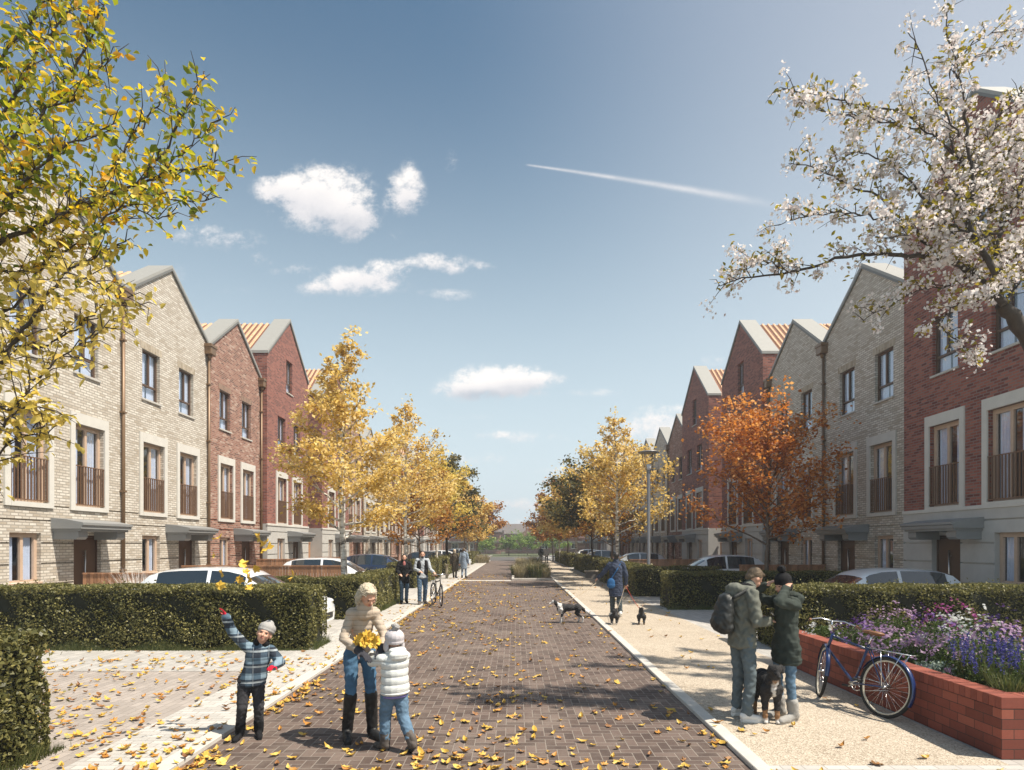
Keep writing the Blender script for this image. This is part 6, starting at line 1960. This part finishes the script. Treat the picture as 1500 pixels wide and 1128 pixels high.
far_block(-34, -3.2, 128, 4.6, 6.3, 'long brick building with dark roof closing the street, left block', (), True)
far_block(-2.2, 33, 134, 4.3, 6.6, 'brick building with red gables closing the street, right block', (6.0, 16.0, 26), True)
far_block(-30, 2, 160, 5.6, 7.4, 'farthest grey roofed building above the left block', (), False)
for i, (x, y, h_, c_, lb) in enumerate([(-5.2, 108, 3.0, 1.6, 'small fresh green tree left of the street end'), (2.2, 112, 4.0, 3.4, 'broad fresh green tree in the middle of the street end'),
                                       (7.0, 114, 4.6, 3.2, 'fresh green tree right of the middle at the street end'), (-1.2, 110, 3.4, 1.8, 'low fresh green bush tree left of the broad one')]):
    street_tree((x, y, 0), h_, c_, .8, M_TREEGREEN, M_BARK, 60 + i, lb, nleaf=1600, lsize=.3, name='green_tree', group='green trees at the street end')
q = empty('railing', (-9, 100, 0), 0, 'dark metal railing across the end of the street', 'railing')
mb = MB()
for i in range(90): mb.box(i * .25, i * .25 + .03, -.015, .015, .05, 1.0)
mb.box(0, 22.5, -.02, .02, 1.0, 1.05); mb.box(0, 22.5, -.02, .02, .1, .14); mb.build('bars', M_EDGE, q)

# ---------------------------------------------------------------- leaves
def maple_leaf(r=.06, curl=.25, seed=0):
    rnd = random.Random(seed); mb = MB(); pts = []
    prof = [(0, 1.0), (9, .86), (17, .72), (26, .70), (38, .86), (47, .97), (56, .80), (68, .64), (84, .66), (102, .80), (122, .58), (150, .50), (180, .24)]
    full = [(a, q) for a, q in prof] + [(-a, q) for a, q in reversed(prof[1:-1])]
    vs = [(0, 0, .01)]
    for a, q in full:
        x, y = math.cos(R(a)) * q * r, math.sin(R(a)) * q * r; d = math.hypot(x, y) / r
        vs.append((x, y, curl * r * d * d * (1 + .6 * math.sin(a * .05 + seed)) + rnd.uniform(-.004, .004)))
    n = len(full); mb.add(vs, [(0, 1 + i, 1 + (i + 1) % n) for i in range(n)])
    mb.tube([(-.15 * r, 0, .008), (-.8 * r, .1 * r, .004)], .0022, 4)
    return mb


def oval_leaf(r=.06, curl=.3, seed=0):
    rnd = random.Random(seed); mb = MB(); vs = []; fs = []
    n = 7
    for i in range(n):
        t = i / (n - 1); w_ = math.sin(math.pi * t ** .85) * .42 * r + .002
        x = (t - .5) * 2 * r; z = curl * r * (2 * t - 1) ** 2 * rnd.uniform(.6, 1.3)
        vs += [(x, -w_, z + curl * .55 * w_ * 2), (x, 0, z), (x, w_, z + curl * .55 * w_ * 2 * rnd.uniform(.4, 1.6))]
    for i in range(n - 1):
        for k in range(2): fs.append((i * 3 + k, i * 3 + k + 1, (i + 1) * 3 + k + 1, (i + 1) * 3 + k))
    mb.add(vs, fs); return mb


def flat_leaf_mat(name, c, c2):
    m, t, b = newmat(name); tc = t.node('ShaderNodeTexCoord'); oi = t.node('ShaderNodeObjectInfo')
    nz = t.noise(tc.outputs['Object'], 30, 4, .6)
    k = t.math('ADD', t.math('MULTIPLY', oi.outputs['Random'], .8), t.math('MULTIPLY', t.math('SUBTRACT', nz, .5), .7))
    t.put(b.inputs['Base Color'], t.ramp(k, [(0.0, c), (.55, tuple((a + q) / 2 for a, q in zip(c, c2))), (1.0, c2)])); b.inputs['Roughness'].default_value = .55
    return m


ML1 = flat_leaf_mat('fallen_yellow', (.50, .30, .04), (.76, .56, .14)); ML2 = flat_leaf_mat('fallen_orange', (.40, .17, .03), (.62, .34, .06)); ML3 = flat_leaf_mat('fallen_brown', (.20, .08, .025), (.42, .22, .07))
ML4 = flat_leaf_mat('flying_yellow', (.62, .38, .04), (.80, .56, .10))
lm = []
for i in range(4):
    lm.append((maple_leaf(.062, .35, i), 'm')); lm.append((oval_leaf(.058, .5, i), 'o')); lm.append((oval_leaf(.052, .8, i + 9), 'o'))
leafproto = []
for i, (mb, k) in enumerate(lm):
    for j, mt in enumerate((ML1, ML2, ML3)):
        me = bpy.data.meshes.new('fallen_leaf'); me.from_pydata(mb.v, [], mb.f); me.materials.append(mt); me.update(); leafproto.append((me, j))
rnd = random.Random(99)
spots = []
def zat(x, y):
    if -3.09 <= x <= 2.15: return .006
    if x > 2.15 and x < 2.31: return .048
    if x < -3.09 and x > -3.27: return .048
    return .038
def okspot(x, y):
    if x > 4.45 and y > 5.6: return False
    if x < -4.4 and y < 6.2: return False
    if x < -3.85 and 11.5 < y: return False
    if y > 30 and x > -.2 and x < 2.2: return False
    return True
tries = 0
while len(spots) < 2700:
    tries += 1
    y = 5.2 + (rnd.random() ** 1.9) * 36; x = rnd.uniform(-10, 4.6)
    if y < 9 and x < -6.5 - (y - 6): continue
    q_ = rnd.random()
    if q_ < .07: x = -3.02 + abs(rnd.gauss(0, .10))
    elif q_ < .12: x = 2.10 - abs(rnd.gauss(0, .12))
    if not okspot(x, y): continue
    den = .55 + .45 * math.sin(x * 1.3 + math.sin(y * .9) * 2) * math.sin(y * .8 + x * .5)
    w_ = 1.0
    if x < -3.1: w_ = 2.6 if y < 11 else 1.0
    if x > 2.2: w_ = .16
    elif x > 0: w_ = .6
    if rnd.random() < den * w_ * .8: spots.append((x, y))
spots.sort(key=lambda p: p[1])
def leaf_xf(x, y, rr):
    s = rr.triangular(.45, 1.35, .75) * (1.0 if y < 14 else 1.15)
    return Matrix.Translation((x, y, zat(x, y) + .003)) @ Euler((rr.gauss(0, .16), rr.gauss(0, .16), rr.uniform(0, 6.28))).to_matrix().to_4x4() @ Matrix.Scale(s, 4)
GF = 'fallen leaves on the paving'
for (x, y) in spots[:300]:
    cidx = rnd.choices((0, 1, 2), (.62, .26, .12))[0]
    me, j = rnd.choice([p for p in leafproto if p[1] == cidx])
    o = bpy.data.objects.new('fallen_leaf', me); COL.objects.link(o); o.matrix_world = leaf_xf(x, y, rnd)
    tag(o, ('yellow', 'orange', 'brown')[cidx] + ' fallen leaf lying on the ' + ('brick road' if -3.09 < x < 2.15 else 'pale paving at the left' if x < 0 else 'gravel path') + ' near the camera', 'leaf', GF)
big = MB()
for (x, y) in spots[300:]:
    M = leaf_xf(x, y, rnd); mb, k = rnd.choice(lm); big.cur = rnd.choices((0, 1, 2), (.62, .26, .12))[0]
    big.add([M @ Vector(v) for v in mb.v], mb.f)
o = big.build('leaf_litter', [ML1, ML2, ML3], None, fix=False); tag(o, 'scattered yellow and orange leaves farther along the road and pavement', 'leaves', kind='stuff')
# the boy's leaves in the air
air = [(318, 790, .9), (314, 815, .6), (380, 788, 1.0), (392, 805, 1.3), (388, 798, 1.0), (353, 826, .9), (374, 832, .8), (366, 848, 1.0), (326, 840, .8), (321, 858, .9), (349, 850, .8), (430, 845, 1.1), (362, 862, .8), (358, 838, .7)]
for i, (px, py, s) in enumerate(air):
    me = bpy.data.meshes.new('flying_leaf'); mb = maple_leaf(.074, .55, i); me.from_pydata(mb.v, [], mb.f); me.materials.append(ML4); me.update()
    o = bpy.data.objects.new('flying_leaf', me); COL.objects.link(o)
    p = P(px, py, 6.35 + rnd.uniform(-.25, .25)); o.location = p; o.rotation_euler = (R(70) + rnd.gauss(0, .5), rnd.gauss(0, .5), rnd.uniform(-1, 1)); o.scale = (s, s, s)
    rk_ = sorted(range(len(air)), key=lambda q: (air[q][0], air[q][1])).index(i); tag(o, 'yellow maple leaf tossed above the boy, ' + ORD[rk_] + ' of them from the left', 'leaf', 'leaves thrown by the boy')
# the bunch of leaves between the woman and the girl
bq = MB()
for i in range(40):
    mb = maple_leaf(.066, .3, i + 20)
    M = Matrix.Translation(Vector((rnd.gauss(0, .045), rnd.gauss(0, .04), rnd.gauss(0, .022)))) @ Euler((rnd.gauss(.9, .6), rnd.gauss(0, .6), rnd.uniform(0, 6.28))).to_matrix().to_4x4()
    bq.add([M @ Vector(v) for v in mb.v], mb.f)
o = bq.build('leaf_bunch', ML4, None, fix=False); o.location = P(541, 938, 6.15); tag(o, 'bunch of bright yellow maple leaves held by the woman and the girl', 'leaves')
# ---------------------------------------------------------------- the air
hz = MB(); hz.box(-260, 260, -20, 330, -1.2, 22); ho = hz.build('haze')
mh = bpy.data.materials.new('haze_air'); mh.use_nodes = True; th = NT(mh.node_tree); th.n.clear()
pv = th.node('ShaderNodeVolumePrincipled', {'Color': (.92, .95, 1.0), 'Density': .0015, 'Anisotropy': .3})
oo = th.node('ShaderNodeOutputMaterial'); th.l.new(pv.outputs[0], oo.inputs['Volume'])
ho.data.materials.append(mh); tag(ho, kind='stuff')
